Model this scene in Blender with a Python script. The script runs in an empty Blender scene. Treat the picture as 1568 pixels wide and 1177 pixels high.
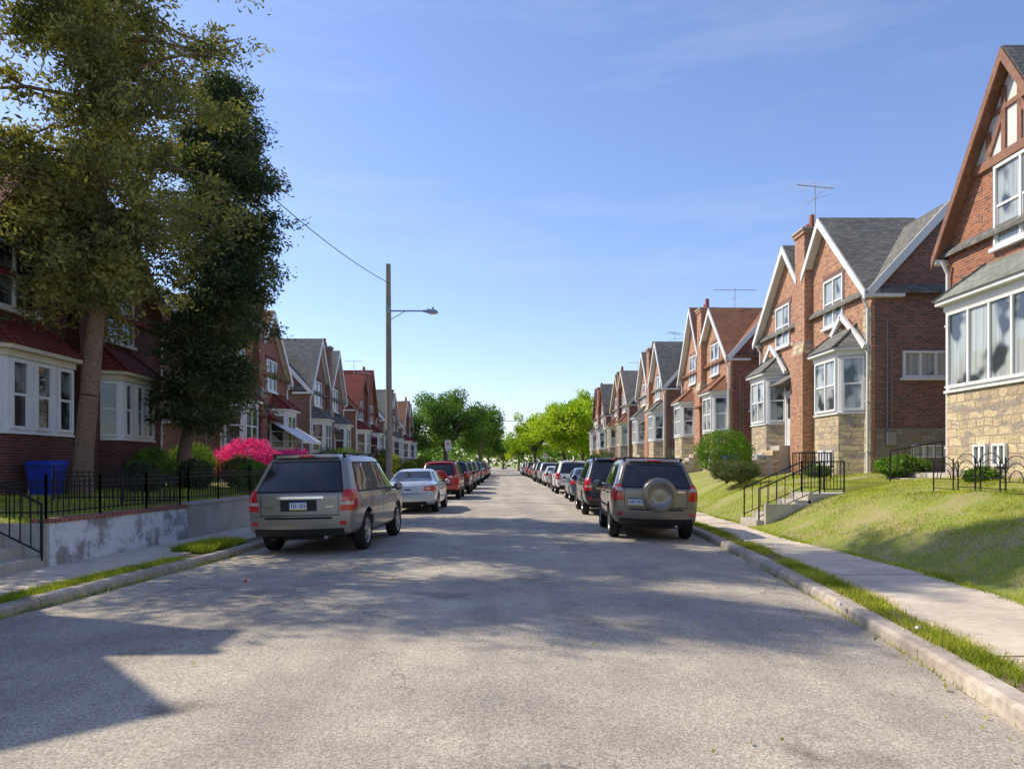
import bpy, bmesh, math, random
import numpy as np
from mathutils import Vector, Matrix
from mathutils.bvhtree import BVHTree
R = random.Random(7)
rng = np.random.default_rng(5)
scene = bpy.context.scene
V = Vector

# ------------------------------------------------------------------ materials
MATS = {}
def new_mat(name):
    m = bpy.data.materials.new(name); m.use_nodes = True
    nt = m.node_tree; b = nt.nodes["Principled BSDF"]
    MATS[name] = m
    return m, nt, b
def nd(nt, typ, **kw):
    n = nt.nodes.new(typ)
    for k, v in kw.items():
        if hasattr(n, k): setattr(n, k, v)
        else: n.inputs[k.replace('_', ' ')].default_value = v
    return n
def rgba(c): return (c[0], c[1], c[2], 1)
def mixc(nt, fac, a, b, mode='MIX'):
    m = nt.nodes.new('ShaderNodeMix'); m.data_type = 'RGBA'; m.blend_type = mode
    for sock, val in ((m.inputs[0], fac), (m.inputs[6], a), (m.inputs[7], b)):
        if isinstance(val, (int, float)): sock.default_value = val
        elif isinstance(val, tuple): sock.default_value = rgba(val)
        else: nt.links.new(val, sock)
    return m.outputs[2]
def noise(nt, vec, scale, detail=3, rough=.6):
    n = nd(nt, 'ShaderNodeTexNoise'); n.inputs['Scale'].default_value = scale
    n.inputs['Detail'].default_value = detail; n.inputs['Roughness'].default_value = rough
    if vec is not None: nt.links.new(vec, n.inputs['Vector'])
    return n
def ramp(nt, fac, p0, p1, c0=(0,0,0), c1=(1,1,1)):
    r = nt.nodes.new('ShaderNodeValToRGB')
    r.color_ramp.elements[0].position = p0; r.color_ramp.elements[1].position = p1
    r.color_ramp.elements[0].color = rgba(c0); r.color_ramp.elements[1].color = rgba(c1)
    nt.links.new(fac, r.inputs[0]); return r.outputs[0]
def mul(nt, a, b):
    m = nt.nodes.new('ShaderNodeMath'); m.operation = 'MULTIPLY'
    nt.links.new(a, m.inputs[0])
    if isinstance(b, (int, float)): m.inputs[1].default_value = b
    else: nt.links.new(b, m.inputs[1])
    return m.outputs[0]
def bump(nt, b, h, strength=.3, dist=.01):
    bp = nt.nodes.new('ShaderNodeBump'); bp.inputs['Strength'].default_value = strength
    bp.inputs['Distance'].default_value = dist
    nt.links.new(h, bp.inputs['Height']); nt.links.new(bp.outputs[0], b.inputs['Normal'])
def coord(nt, which='Object'):
    return nt.nodes.new('ShaderNodeTexCoord').outputs[which]

def noise_mat(name, a, b_, scale=8, rough=.8, bmp=.2, big=.6, metal=0, spec=.3, dist=.01):
    m, nt, b = new_mat(name); co = coord(nt)
    f = noise(nt, co, scale, 4); g = noise(nt, co, scale*.08+.15, 2)
    col = mixc(nt, ramp(nt, f.outputs[0], .35, .65), a, b_)
    dk = mixc(nt, ramp(nt, g.outputs[0], .35, .65), (1-big*.35,)*3, (1, 1, 1))
    col = mixc(nt, 1.0, col, dk, 'MULTIPLY')
    nt.links.new(col, b.inputs['Base Color'])
    b.inputs['Roughness'].default_value = rough; b.inputs['Metallic'].default_value = metal
    b.inputs['Specular IOR Level'].default_value = spec
    if bmp: bump(nt, b, f.outputs[0], bmp, dist)
    return m

def brick_mat(name, c1, c2, mortar, bw=.21, bh=.072, ms=.008, distort=0, rough=.85, spread=.5, third=None):
    m, nt, b = new_mat(name); uv = coord(nt, 'UV')
    vec = uv
    if distort:
        nz = noise(nt, uv, 2.6, 2)
        vm = nt.nodes.new('ShaderNodeVectorMath'); vm.operation = 'MULTIPLY_ADD'
        nt.links.new(nz.outputs[1], vm.inputs[0]); vm.inputs[1].default_value = (distort,)*3
        nt.links.new(uv, vm.inputs[2]); vec = vm.outputs[0]
    bt = nt.nodes.new('ShaderNodeTexBrick')
    bt.inputs['Scale'].default_value = 1; bt.inputs['Brick Width'].default_value = bw
    bt.inputs['Row Height'].default_value = bh; bt.inputs['Mortar Size'].default_value = ms
    bt.inputs['Mortar Smooth'].default_value = .2
    bt.inputs['Color1'].default_value = rgba(c1); bt.inputs['Color2'].default_value = rgba(c2)
    bt.inputs['Mortar'].default_value = rgba(mortar)
    if distort: bt.squash = .6; bt.squash_frequency = 3; bt.offset = .4
    nt.links.new(vec, bt.inputs['Vector'])
    mp = nt.nodes.new('ShaderNodeMapping'); mp.inputs['Scale'].default_value = (1/bw*.9, 1/bh*.9, 1)
    nt.links.new(vec, mp.inputs[0])
    pn = noise(nt, mp.outputs[0], .9, 1)
    col = bt.outputs['Color']
    if third:
        f = ramp(nt, pn.outputs[0], .52, .60)
        inv = nt.nodes.new('ShaderNodeMath'); inv.operation = 'SUBTRACT'; inv.inputs[0].default_value = 1
        nt.links.new(bt.outputs['Fac'], inv.inputs[1])
        col = mixc(nt, mul(nt, f, inv.outputs[0]), col, third)
    big = noise(nt, coord(nt), .7, 4)
    dk = mixc(nt, ramp(nt, big.outputs[0], .3, .7), (1-spread*.6,)*3, (1.0, 1.0, 1.0))
    col = mixc(nt, 1.0, col, dk, 'MULTIPLY')
    fine = noise(nt, uv, 14 if distort else 30, 3)
    dk2 = mixc(nt, ramp(nt, fine.outputs[0], .3, .7), (.72,)*3 if distort else (.82,)*3, (1.12,)*3)
    col = mixc(nt, 1.0, col, dk2, 'MULTIPLY')
    nt.links.new(col, b.inputs['Base Color']); b.inputs['Roughness'].default_value = rough
    b.inputs['Specular IOR Level'].default_value = .25
    iv = nt.nodes.new('ShaderNodeMath'); iv.operation = 'SUBTRACT'; iv.inputs[0].default_value = 1
    nt.links.new(bt.outputs['Fac'], iv.inputs[1])
    if distort:
        ad = nt.nodes.new('ShaderNodeMath'); ad.operation = 'ADD'; nt.links.new(iv.outputs[0], ad.inputs[0]); nt.links.new(fine.outputs[0], ad.inputs[1]); bump(nt, b, ad.outputs[0], .9, .03)
    else: bump(nt, b, iv.outputs[0], .6, .012)
    return m

brick_mat('brick_red', (.46,.15,.08), (.32,.095,.06), (.40,.31,.25), third=(.16,.07,.06))
brick_mat('brick_dark', (.21,.062,.048), (.135,.044,.037), (.18,.135,.115), third=(.08,.035,.035))
brick_mat('brick_orange', (.64,.32,.16), (.47,.20,.11), (.56,.46,.35), third=(.27,.14,.10), spread=.35)
brick_mat('brick_brown', (.38,.17,.115), (.25,.115,.09), (.38,.31,.26), third=(.13,.09,.085))
brick_mat('brick_rust', (.54,.20,.09), (.40,.135,.07), (.48,.38,.29), third=(.22,.09,.065), spread=.4)
brick_mat('stone_tan', (.80,.64,.40), (.58,.45,.28), (.46,.39,.29), .50, .21, .016, .14, third=(.44,.37,.29), spread=.35)
brick_mat('stone_grey', (.48,.42,.34), (.32,.28,.235), (.36,.32,.27), .46, .20, .016, .14, third=(.40,.29,.20))
brick_mat('roof_slate', (.23,.22,.19), (.17,.165,.145), (.09,.09,.085), .30, .14, .01, third=(.29,.275,.235))
brick_mat('roof_green', (.32,.34,.28), (.24,.26,.22), (.12,.13,.11), .30, .14, .01, third=(.36,.36,.30))
brick_mat('roof_brown', (.38,.17,.09), (.27,.115,.065), (.13,.07,.04), .28, .16, .012, third=(.31,.16,.10))
brick_mat('roof_red', (.36,.06,.05), (.24,.045,.04), (.09,.025,.02), .22, .20, .02, third=(.29,.09,.07))
brick_mat('brick_cap', (.44,.14,.09), (.33,.10,.07), (.5,.42,.35), .11, .2, .01)
noise_mat('white_trim', (.78,.78,.75), (.84,.84,.82), 6, .5, .03, .3)
noise_mat('cream_trim', (.70,.63,.46), (.76,.69,.52), 6, .55, .03, .35)
noise_mat('brown_trim', (.25,.12,.075), (.34,.18,.115), 10, .7, .1)
noise_mat('stucco', (.74,.71,.64), (.80,.78,.73), 12, .85, .2, .4)
noise_mat('concrete', (.46,.42,.355), (.58,.525,.445), 14, .9, .25, .7)
noise_mat('concrete_walk', (.62,.525,.405), (.76,.65,.51), 9, .9, .2, .6)
noise_mat('kerb_stone', (.44,.375,.30), (.62,.54,.44), 9, .9, .5, 1.0)
noise_mat('soil', (.17,.13,.08), (.26,.20,.12), 20, 1, .5)
noise_mat('bark', (.20,.125,.085), (.36,.24,.17), 18, .95, .9, .5, dist=.04)
noise_mat('bark_grey', (.12,.10,.08), (.20,.17,.14), 14, .95, .8, .5, dist=.03)
noise_mat('iron_black', (.012,.012,.014), (.025,.025,.028), 30, .45, .05)
noise_mat('wood_pole', (.26,.22,.17), (.38,.33,.26), 20, .9, .4)
noise_mat('galv', (.38,.39,.40), (.48,.49,.50), 20, .45, .05, metal=.6)
noise_mat('blue_plastic', (.012,.05,.36), (.018,.06,.42), 8, .45, .03)
noise_mat('clay', (.32,.10,.06), (.40,.14,.08), 8, .8, .1)
noise_mat('door_wood', (.16,.06,.035), (.24,.10,.06), 6, .5, .05)
noise_mat('door_white', (.6,.6,.58), (.7,.7,.68), 6, .5, .05)
noise_mat('rubber', (.014,.014,.014), (.03,.029,.028), 30, .8, .1)
noise_mat('plastic_dark', (.02,.02,.021), (.035,.035,.036), 30, .55, .08)
noise_mat('rim_alloy', (.40,.40,.41), (.5,.5,.5), 30, .3, .0, metal=.7)
noise_mat('chrome', (.6,.6,.6), (.7,.7,.7), 30, .12, .0, metal=1)
noise_mat('plate', (.66,.68,.72), (.74,.76,.78), 30, .4, .0)
noise_mat('plate_blue', (.02,.05,.22), (.03,.07,.28), 30, .4, .0)
noise_mat('plate_yellow', (.65,.48,.05), (.70,.52,.08), 30, .4, .0)

m, nt, b = new_mat('painted_wall'); co = coord(nt)
n1 = noise(nt, co, 2.2, 7, .7); n2 = noise(nt, co, 11, 4)
col = mixc(nt, ramp(nt, n1.outputs[0], .40, .52), (.30,.28,.26), (.74,.76,.76))
col = mixc(nt, ramp(nt, n2.outputs[0], .58, .75), col, (.50,.43,.34))
nt.links.new(col, b.inputs['Base Color']); b.inputs['Roughness'].default_value = .9; bump(nt, b, n2.outputs[0], .5, .02)

# asphalt
m, nt, b = new_mat('asphalt'); co = coord(nt)
sp = nt.nodes.new('ShaderNodeTexVoronoi'); sp.inputs['Scale'].default_value = 85; nt.links.new(co, sp.inputs['Vector'])
f1 = noise(nt, co, 50, 3, .7); f2 = noise(nt, co, 1.1, 5, .65); f3 = noise(nt, co, .22, 3)
col = mixc(nt, ramp(nt, sp.outputs['Color'], .1, .95), (.34,.30,.245), (.70,.63,.52))
col = mixc(nt, ramp(nt, f1.outputs[0], .36, .66), mixc(nt, 1.0, col, (.74,.74,.75), 'MULTIPLY'), mixc(nt, 1.0, col, (1.16,1.14,1.10), 'MULTIPLY'))
dk = mixc(nt, ramp(nt, f2.outputs[0], .33, .62), (.82,.82,.83), (1.06,1.05,1.03)); col = mixc(nt, 1.0, col, dk, 'MULTIPLY')
dk = mixc(nt, ramp(nt, f3.outputs[0], .38, .6), (.82,.82,.84), (1.06,1.06,1.04)); col = mixc(nt, 1.0, col, dk, 'MULTIPLY')
st = noise(nt, co, .75, 4, .55)
col = mixc(nt, ramp(nt, st.outputs[0], .60, .70), col, mixc(nt, 1.0, col, (.58,.575,.58), 'MULTIPLY'))
mp = nt.nodes.new('ShaderNodeMapping'); mp.inputs['Scale'].default_value = (1.1,.05,1); nt.links.new(co, mp.inputs[0])
ln = noise(nt, mp.outputs[0], 1.0, 3); dk = mixc(nt, ramp(nt, ln.outputs[0], .4, .6), (.88,.88,.89), (1.05,1.05,1.04)); col = mixc(nt, 1.0, col, dk, 'MULTIPLY')
dv = nt.nodes.new('ShaderNodeVectorMath'); dv.operation = 'MULTIPLY_ADD'
dn = noise(nt, co, 1.6, 6, .7); nt.links.new(dn.outputs[1], dv.inputs[0]); dv.inputs[1].default_value = (1.3,1.3,0); nt.links.new(co, dv.inputs[2])
mp = nt.nodes.new('ShaderNodeMapping'); mp.inputs['Scale'].default_value = (.36,.16,.3); nt.links.new(dv.outputs[0], mp.inputs[0])
cr = nt.nodes.new('ShaderNodeTexVoronoi'); cr.feature = 'DISTANCE_TO_EDGE'; cr.inputs['Scale'].default_value = 1.0; nt.links.new(mp.outputs[0], cr.inputs['Vector'])
crf = ramp(nt, cr.outputs['Distance'], .0015, .006, (1,1,1), (0,0,0))
gate = ramp(nt, noise(nt, co, .33, 2).outputs[0], .45, .55)
col = mixc(nt, mul(nt, mul(nt, crf, gate), .75), col, (.12,.11,.10))
nt.links.new(col, b.inputs['Base Color']); b.inputs['Roughness'].default_value = .92; b.inputs['Specular IOR Level'].default_value = .15
bump(nt, b, sp.outputs['Distance'], .35, .005)

m, nt, b = new_mat('lawn'); co = coord(nt)
f1 = noise(nt, co, 45, 3, .7); f2 = noise(nt, co, .9, 4, .65)
col = mixc(nt, ramp(nt, f1.outputs[0], .35, .65), (.16,.20,.03), (.40,.43,.07))
col = mixc(nt, ramp(nt, f2.outputs[0], .46, .62), col, mixc(nt, ramp(nt, f1.outputs[0], .4, .6), (.27,.22,.10), (.50,.44,.17)))
nt.links.new(col, b.inputs['Base Color']); b.inputs['Roughness'].default_value = .95; bump(nt, b, f1.outputs[0], .8, .03)

def leaf_mat(name, dark, light, big=1.0, trans=.3):
    m = bpy.data.materials.new(name); m.use_nodes = True; nt = m.node_tree; nt.nodes.clear(); MATS[name] = m
    co = coord(nt); g = nt.nodes.new('ShaderNodeNewGeometry')
    n1 = noise(nt, co, big, 2)
    col = mixc(nt, ramp(nt, n1.outputs[0], .38, .62), dark, light)
    rv = mixc(nt, g.outputs['Random Per Island'], (.55,.58,.58), (1.4,1.33,1.25)); col = mixc(nt, 1.0, col, rv, 'MULTIPLY')
    d = nt.nodes.new('ShaderNodeBsdfDiffuse'); t = nt.nodes.new('ShaderNodeBsdfTranslucent')
    nt.links.new(col, d.inputs[0])
    tc = mixc(nt, 1.0, col, (1.3,1.35,.6), 'MULTIPLY'); nt.links.new(tc, t.inputs[0])
    mx = nt.nodes.new('ShaderNodeMixShader'); mx.inputs[0].default_value = trans
    nt.links.new(d.outputs[0], mx.inputs[1]); nt.links.new(t.outputs[0], mx.inputs[2])
    o = nt.nodes.new('ShaderNodeOutputMaterial'); nt.links.new(mx.outputs[0], o.inputs[0])
    return m
leaf_mat('leaf_cedar', (.13,.15,.075), (.36,.34,.12), .8, .35)
leaf_mat('leaf_cedar_dark', (.06,.095,.06), (.15,.18,.085), .8)
leaf_mat('leaf_maple', (.08,.16,.035), (.18,.29,.07), .35, .35)
leaf_mat('leaf_lime', (.24,.40,.03), (.52,.62,.06), .35, .45)
leaf_mat('leaf_olive', (.18,.23,.05), (.38,.38,.09), .35, .4)
leaf_mat('leaf_bush', (.09,.18,.03), (.20,.34,.06), 3)
leaf_mat('leaf_azalea', (.72,.04,.34), (.90,.14,.52), 3, .3)
leaf_mat('grass_blade', (.24,.31,.035), (.50,.55,.08), 1.2, .4)
leaf_mat('grass_dry', (.40,.36,.11), (.58,.52,.20), 1.2, .4)

def glass_mat(name, dark, curtain, p0, p1):
    m, nt, b = new_mat(name); co = coord(nt)
    mp = nt.nodes.new('ShaderNodeMapping'); mp.inputs['Scale'].default_value = (9, 9, .25); nt.links.new(co, mp.inputs[0])
    f = noise(nt, mp.outputs[0], 1.6, 2); g = noise(nt, co, .9, 2)
    c = mixc(nt, ramp(nt, f.outputs[0], .35, .65), tuple(x*.65 for x in curtain), curtain)
    col = mixc(nt, ramp(nt, g.outputs[0], p0, p1), dark, c)
    nt.links.new(col, b.inputs['Base Color']); b.inputs['Roughness'].default_value = .04; b.inputs['Specular IOR Level'].default_value = .8
    return m
glass_mat('window_glass', (.05,.06,.065), (.48,.52,.49), .40, .48)
glass_mat('window_glass_dark', (.02,.025,.03), (.20,.22,.22), .50, .58)
m, nt, b = new_mat('car_glass'); b.inputs['Roughness'].default_value = .03; b.inputs['Specular IOR Level'].default_value = .7
g = noise(nt, coord(nt), 3, 2); nt.links.new(mixc(nt, g.outputs[0], (.008,.01,.012), (.03,.034,.036)), b.inputs['Base Color'])
def lamp_mat(name, c):
    m, nt, b = new_mat(name)
    w = nt.nodes.new('ShaderNodeTexWave'); w.inputs['Scale'].default_value = 30; nt.links.new(coord(nt), w.inputs[0])
    nt.links.new(mixc(nt, w.outputs[1], tuple(x*.6 for x in c), c), b.inputs['Base Color'])
    b.inputs['Roughness'].default_value = .12; b.inputs['Coat Weight'].default_value = .8
lamp_mat('lamp_red', (.70,.012,.015)); lamp_mat('lamp_clear', (.62,.50,.47)); lamp_mat('lamp_amber', (.6,.2,.03))
def paint(name, c, metal=.5):
    m, nt, b = new_mat(name); f = noise(nt, coord(nt), 3, 4); g2 = noise(nt, coord(nt), .9, 3)
    nt.links.new(mixc(nt, f.outputs[0], tuple(x*.86 for x in c), tuple(x*1.08 for x in c)), b.inputs['Base Color'])
    b.inputs['Metallic'].default_value = metal; nt.links.new(ramp(nt, g2.outputs[0], .3, .7, (.24,)*3, (.42,)*3), b.inputs['Roughness'])
    b.inputs['Coat Weight'].default_value = .8; b.inputs['Coat Roughness'].default_value = .06
paint('paint_silver', (.33,.30,.25)); paint('paint_grey', (.25,.215,.165)); paint('paint_lightblue', (.50,.56,.60), .3)
paint('paint_red', (.42,.02,.02), .2); paint('paint_black', (.018,.02,.024), .2); paint('paint_white', (.76,.76,.75), 0)
paint('paint_blue', (.09,.13,.20), .4); paint('paint_darkgrey', (.07,.075,.085), .4)

# ------------------------------------------------------------------ mesh builder
def empty(name, loc=(0,0,0)):
    e = bpy.data.objects.new(name, None); e.location = loc; e.empty_display_size = .3
    scene.collection.objects.link(e); return e

class MB:
    def __init__(s): s.v=[]; s.f=[]; s.m=[]; s.mats=[]; s.sm=[]
    def mi(s, name):
        if name not in s.mats: s.mats.append(name)
        return s.mats.index(name)
    def add(s, pts, faces, mat, smooth=False):
        k=len(s.v); s.v += [tuple(p) for p in pts]; i=s.mi(mat)
        for f in faces: s.f.append([k+a for a in f]); s.m.append(i); s.sm.append(smooth)
    def hexa(s, p, mat):
        s.add(p, [(0,1,2,3),(7,6,5,4),(0,4,5,1),(1,5,6,2),(2,6,7,3),(3,7,4,0)], mat)
    def box(s, x0,x1,y0,y1,z0,z1, mat):
        s.hexa([(x0,y0,z0),(x1,y0,z0),(x1,y1,z0),(x0,y1,z0),(x0,y0,z1),(x1,y0,z1),(x1,y1,z1),(x0,y1,z1)], mat)
    def fbox(s, F, u0,u1,z0,z1,d0,d1, mat):
        P=lambda u,z,d: F(u,z,d)
        s.hexa([P(u0,z0,d0),P(u1,z0,d0),P(u1,z0,d1),P(u0,z0,d1),P(u0,z1,d0),P(u1,z1,d0),P(u1,z1,d1),P(u0,z1,d1)], mat)
    def prism(s, poly0, poly1, mat, caps=True):
        n=len(poly0); pts=list(poly0)+list(poly1)
        fs=[(i,(i+1)%n,n+(i+1)%n,n+i) for i in range(n)]
        if caps: fs += [tuple(range(n))[::-1], tuple(range(n,2*n))]
        s.add(pts, fs, mat)
    def beam(s, p0, p1, w, h, mat, up=(0,0,1)):
        p0=V(p0); p1=V(p1); d=(p1-p0).normalized(); up=V(up)
        if abs(d.dot(up))>.98: up=V((0,1,0))
        a=d.cross(up).normalized()*w/2; c=a.cross(d).normalized()*h/2
        s.hexa([p0-a-c,p0+a-c,p0+a+c,p0-a+c,p1-a-c,p1+a-c,p1+a+c,p1-a+c], mat)
    def cyl(s, p0, p1, r0, r1, n, mat, caps=True, smooth=True):
        p0=V(p0); p1=V(p1); d=(p1-p0).normalized(); up=V((0,0,1)) if abs(d.z)<.95 else V((0,1,0))
        a=d.cross(up).normalized(); c=a.cross(d).normalized(); pts=[]
        for p,r in ((p0,r0),(p1,r1)):
            for i in range(n):
                t=2*math.pi*i/n; pts.append(p+(a*math.cos(t)+c*math.sin(t))*r)
        s.add(pts, [(i,(i+1)%n,n+(i+1)%n,n+i) for i in range(n)], mat, smooth)
        if caps: s.add(pts, [tuple(range(n)),tuple(range(n,2*n))], mat)
    def lathe(s, c, axis, prof, n, mat, smooth=True):
        c=V(c); ax=V(axis).normalized(); up=V((0,0,1)) if abs(ax.z)<.95 else V((0,1,0))
        a=ax.cross(up).normalized(); b_=a.cross(ax).normalized(); pts=[]
        for (r,h) in prof:
            for i in range(n):
                t=2*math.pi*i/n; pts.append(c+ax*h+(a*math.cos(t)+b_*math.sin(t))*r)
        fs=[]
        for j in range(len(prof)-1):
            for i in range(n): fs.append((j*n+i,j*n+(i+1)%n,(j+1)*n+(i+1)%n,(j+1)*n+i))
        s.add(pts, fs, mat, smooth)
    def mesh(s, name, recalc=True):
        me=bpy.data.meshes.new(name); me.from_pydata(s.v,[],s.f)
        for mn in s.mats: me.materials.append(MATS[mn])
        me.polygons.foreach_set('material_index', s.m); me.polygons.foreach_set('use_smooth', s.sm)
        if recalc:
            bm=bmesh.new(); bm.from_mesh(me); bmesh.ops.recalc_face_normals(bm, faces=bm.faces); bm.to_mesh(me); bm.free()
        uv=me.uv_layers.new(name='UVMap')
        vs=me.vertices
        for p in me.polygons:
            n=p.normal; ax,ay,az=abs(n.x),abs(n.y),abs(n.z)
            k=1/max(.3,math.sqrt(max(0,1-az*az)))
            for li in p.loop_indices:
                q=vs[me.loops[li].vertex_index].co
                if az>.96: uv.data[li].uv=(q.x,q.y)
                elif ax>ay: uv.data[li].uv=(q.y,q.z*k)
                else: uv.data[li].uv=(q.x,q.z*k)
        return me
    def build(s, name, parent=None, recalc=True):
        if not s.f: return None
        o=bpy.data.objects.new(name, s.mesh(name, recalc)); scene.collection.objects.link(o)
        if parent: o.parent=parent
        return o

def quads_np(name, P, mat, parent=None, tri=False):
    k = 3 if tri else 4
    n = P.shape[0]; me = bpy.data.meshes.new(name)
    me.vertices.add(k*n); me.vertices.foreach_set('co', P.reshape(-1).astype(np.float32))
    me.loops.add(k*n); me.loops.foreach_set('vertex_index', np.arange(k*n, dtype=np.int32))
    me.polygons.add(n); me.polygons.foreach_set('loop_start', np.arange(0, k*n, k, dtype=np.int32))
    me.update(calc_edges=True); me.materials.append(MATS[mat])
    o = bpy.data.objects.new(name, me); scene.collection.objects.link(o)
    if parent: o.parent = parent
    return o
def leaves(name, C, L, W, mat, parent=None, bias=None, bw=0.0):
    n=len(C); d=rng.normal(size=(n,3)); 
    d/=np.linalg.norm(d,axis=1)[:,None]
    if bias is not None: d=d+bias*bw; d/=np.linalg.norm(d,axis=1)[:,None]+1e-6
    s=np.cross(d, rng.normal(size=(n,3))); s/=np.linalg.norm(s,axis=1)[:,None]+1e-6
    l=(L*rng.uniform(.6,1.3,n))[:,None]; w=(W*rng.uniform(.7,1.3,n))[:,None]
    P=np.stack([C, C+d*l*.5+s*w*.5, C+d*l, C+d*l*.5-s*w*.5],axis=1)
    return quads_np(name,P,mat,parent)

# ------------------------------------------------------------------ street layout
def cx(y):
    if y<0: return -2.2+y*.2296
    return .9-3.1*math.exp(-y/13.5)
def hd(y): return math.atan((cx(y+.5)-cx(y-.5)))
def zroad(off): return -.08*(off/4.6)**2
def sm(t): t=max(0,min(1,t)); return t*t*(3-2*t)
WZ=.045
def walkR(y): return 6.6-.55*sm((y-9)/7)
def ylist(y0,y1):
    L=[]; y=y0
    while y<y1-1e-6: L.append(y); y+= .5 if y<45 else (2 if y<120 else 10)
    L.append(y1); return L
def strip(name, prof, y0, y1, mat):
    ys=ylist(y0,y1); mb=MB(); n=len(prof); pts=[]
    for y in ys:
        for o,z in prof: pts.append(((cx(y)+ (o(y) if callable(o) else o)), y, z))
    fs=[(j*n+i,j*n+i+1,(j+1)*n+i+1,(j+1)*n+i) for j in range(len(ys)-1) for i in range(n-1)]
    mb.add(pts,fs,mat,True); return mb.build(name)
g=MB(); g.add([(-1500,-200,-.35),(1500,-200,-.35),(1500,2500,-.35),(-1500,2500,-.35)],[(0,1,2,3)],'lawn'); g.build('ground')
strip('road', [(o,zroad(o)) for o in (-4.63,-3.6,-2.4,-1.2,0,1.2,2.4,3.6,4.63)], -14, 420, 'asphalt')

def segs(name, prof_fn, y0, y1, ln, gap, mat):
    root=MB(); y=y0
    while y<y1:
        e=min(y+ln*(1+.1*R.uniform(-1,1)),y1); a,b2=y+gap/2,e-gap/2; dz=R.uniform(-.007,.007); dx=R.uniform(-.01,.01)
        k=max(1,int((b2-a)/1.2))
        for i in range(k):
            q0=a+(b2-a)*i/k; q1=a+(b2-a)*(i+1)/k
            A=[(cx(q0)+o+dx,q0,z+dz) for o,z in prof_fn(q0)]; B=[(cx(q1)+o+dx,q1,z+dz) for o,z in prof_fn(q1)]
            n=len(A); pts=A+B; fs=[(j,(j+1)%n,n+(j+1)%n,n+j) for j in range(n)]
            if i==0: fs.append(tuple(range(n)))
            if i==k-1: fs.append(tuple(range(n,2*n)))
            root.add(pts,fs,mat)
        y=e
    return root.build(name)
for s_ in (1,-1):
    segs('kerb', lambda y,s_=s_: [(s_*4.60,-.2),(s_*4.615,WZ-.03),(s_*4.65,WZ),(s_*4.80,WZ),(s_*4.80,-.2)], -12, 260, 2.4, .016, 'kerb_stone')
strip('verge_soil',[(4.79,.02),(5.14,.02)],-14,260,'soil'); strip('verge_soil',[(-5.16,.02),(-4.79,.02)],-14,260,'soil')
strip('pavement_bed',[(5.10,WZ-.035),(6.9,WZ-.035)],-14,260,'soil'); strip('pavement_bed',[(-6.75,WZ-.035),(-5.12,WZ-.035)],-14,260,'soil')
segs('pavement', lambda y:[(5.12,-.05),(5.12,WZ),(walkR(y),WZ+.01),(walkR(y),-.05)], -12, 260, 1.5, .018, 'concrete_walk')
segs('pavement', lambda y:[(-5.14,-.05),(-5.14,WZ),(-6.42,WZ+.01),(-6.42,-.05)], -12, 260, 1.5, .018, 'concrete_walk')

SY0,SY1=18.2,19.4   # right garden steps
def zR(x,y):
    a=x-(cx(y)+walkR(y)); k=2.6
    z=WZ-.01+.95*sm((a+.12)/k*.9+.02)+.3*sm((a-2.2)/3.5)
    z+=.035*math.sin(x*2.3+y*.9)*sm(a)+.03*math.sin(y*1.7-x)*sm(a)
    if SY0-.02<y<SY1+.02 and x<12: 
        t=(x-6.35)/1.6; z=min(z,-.02+max(0,min(1,t))*.85)
    return z
def grid(name,fx,ys,zf,mat):
    mb=MB(); pts=[]; n=0
    for y in ys:
        X=fx(y); n=len(X)
        for x in X: pts.append((x,y,zf(x,y)))
    fs=[(j*n+i,j*n+i+1,(j+1)*n+i+1,(j+1)*n+i) for j in range(len(ys)-1) for i in range(n-1)]
    mb.add(pts,fs,mat,True); return mb.build(name)
ys=sorted(set(ylist(-14,260)+[SY0-.03,SY0-.01,SY1+.01,SY1+.03]))
AA=[-.02,.12,.3,.5,.75,1,1.3,1.6,2,2.4,2.9,3.4,4,5,6,8,14,30]
grid('lawn_bank', lambda y:[cx(y)+walkR(y)+a for a in AA], ys, zR,'lawn')
def wallx(y): return cx(y)-6.36
def zL(x,y):
    a=-(x-wallx(y)); 
    t=sm((a-.1)/4)
    if y<11.2: 
        h=WZ+ .7*sm(a/1.6)
        if y>9.9: h=min(h, -.02+.72*max(0,min(1,(a-.0)/1.3)))
        return h+.1*t
    return .66+.2*t
ysl=sorted(set(ylist(-14,260)+[9.88,9.92,11.18,11.22]))
grid('front_yard', lambda y:[wallx(y)-.14-a for a in AA], ysl, zL,'lawn')

rw=empty('retaining_wall'); mb=MB()
def wallseg(mb,y0,y1,z1,mat,th=.26,x=wallx,cap=None,n=4):
    for i in range(n):
        a=y0+(y1-y0)*i/n; b_=y0+(y1-y0)*(i+1)/n
        mb.hexa([(x(a),a,-.1),(x(b_),b_,-.1),(x(b_)-th,b_,-.1),(x(a)-th,a,-.1),(x(a),a,z1),(x(b_),b_,z1),(x(b_)-th,b_,z1),(x(a)-th,a,z1)],mat)
        if cap: mb.hexa([(x(a)+.03,a,z1+.002),(x(b_)+.03,b_,z1+.002),(x(b_)-th-.03,b_,z1+.002),(x(a)-th-.03,a,z1+.002),(x(a)+.03,a,z1+.06),(x(b_)+.03,b_,z1+.06),(x(b_)-th-.03,b_,z1+.06),(x(a)-th-.03,a,z1+.06)],cap)
wallseg(mb,11.22,15.3,.70,'painted_wall',cap='brick_cap'); mb.build('wall_body',rw)
rw2=empty('retaining_wall'); mb=MB(); wallseg(mb,15.34,20.5,.74,'concrete',cap='concrete'); mb.build('wall_body',rw2)
rw3=empty('retaining_wall'); mb=MB(); wallseg(mb,22,60,.72,'stone_grey',cap='concrete',n=14); wallseg(mb,61,110,.72,'concrete',cap='concrete',n=14); mb.build('wall_body',rw3)
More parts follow.
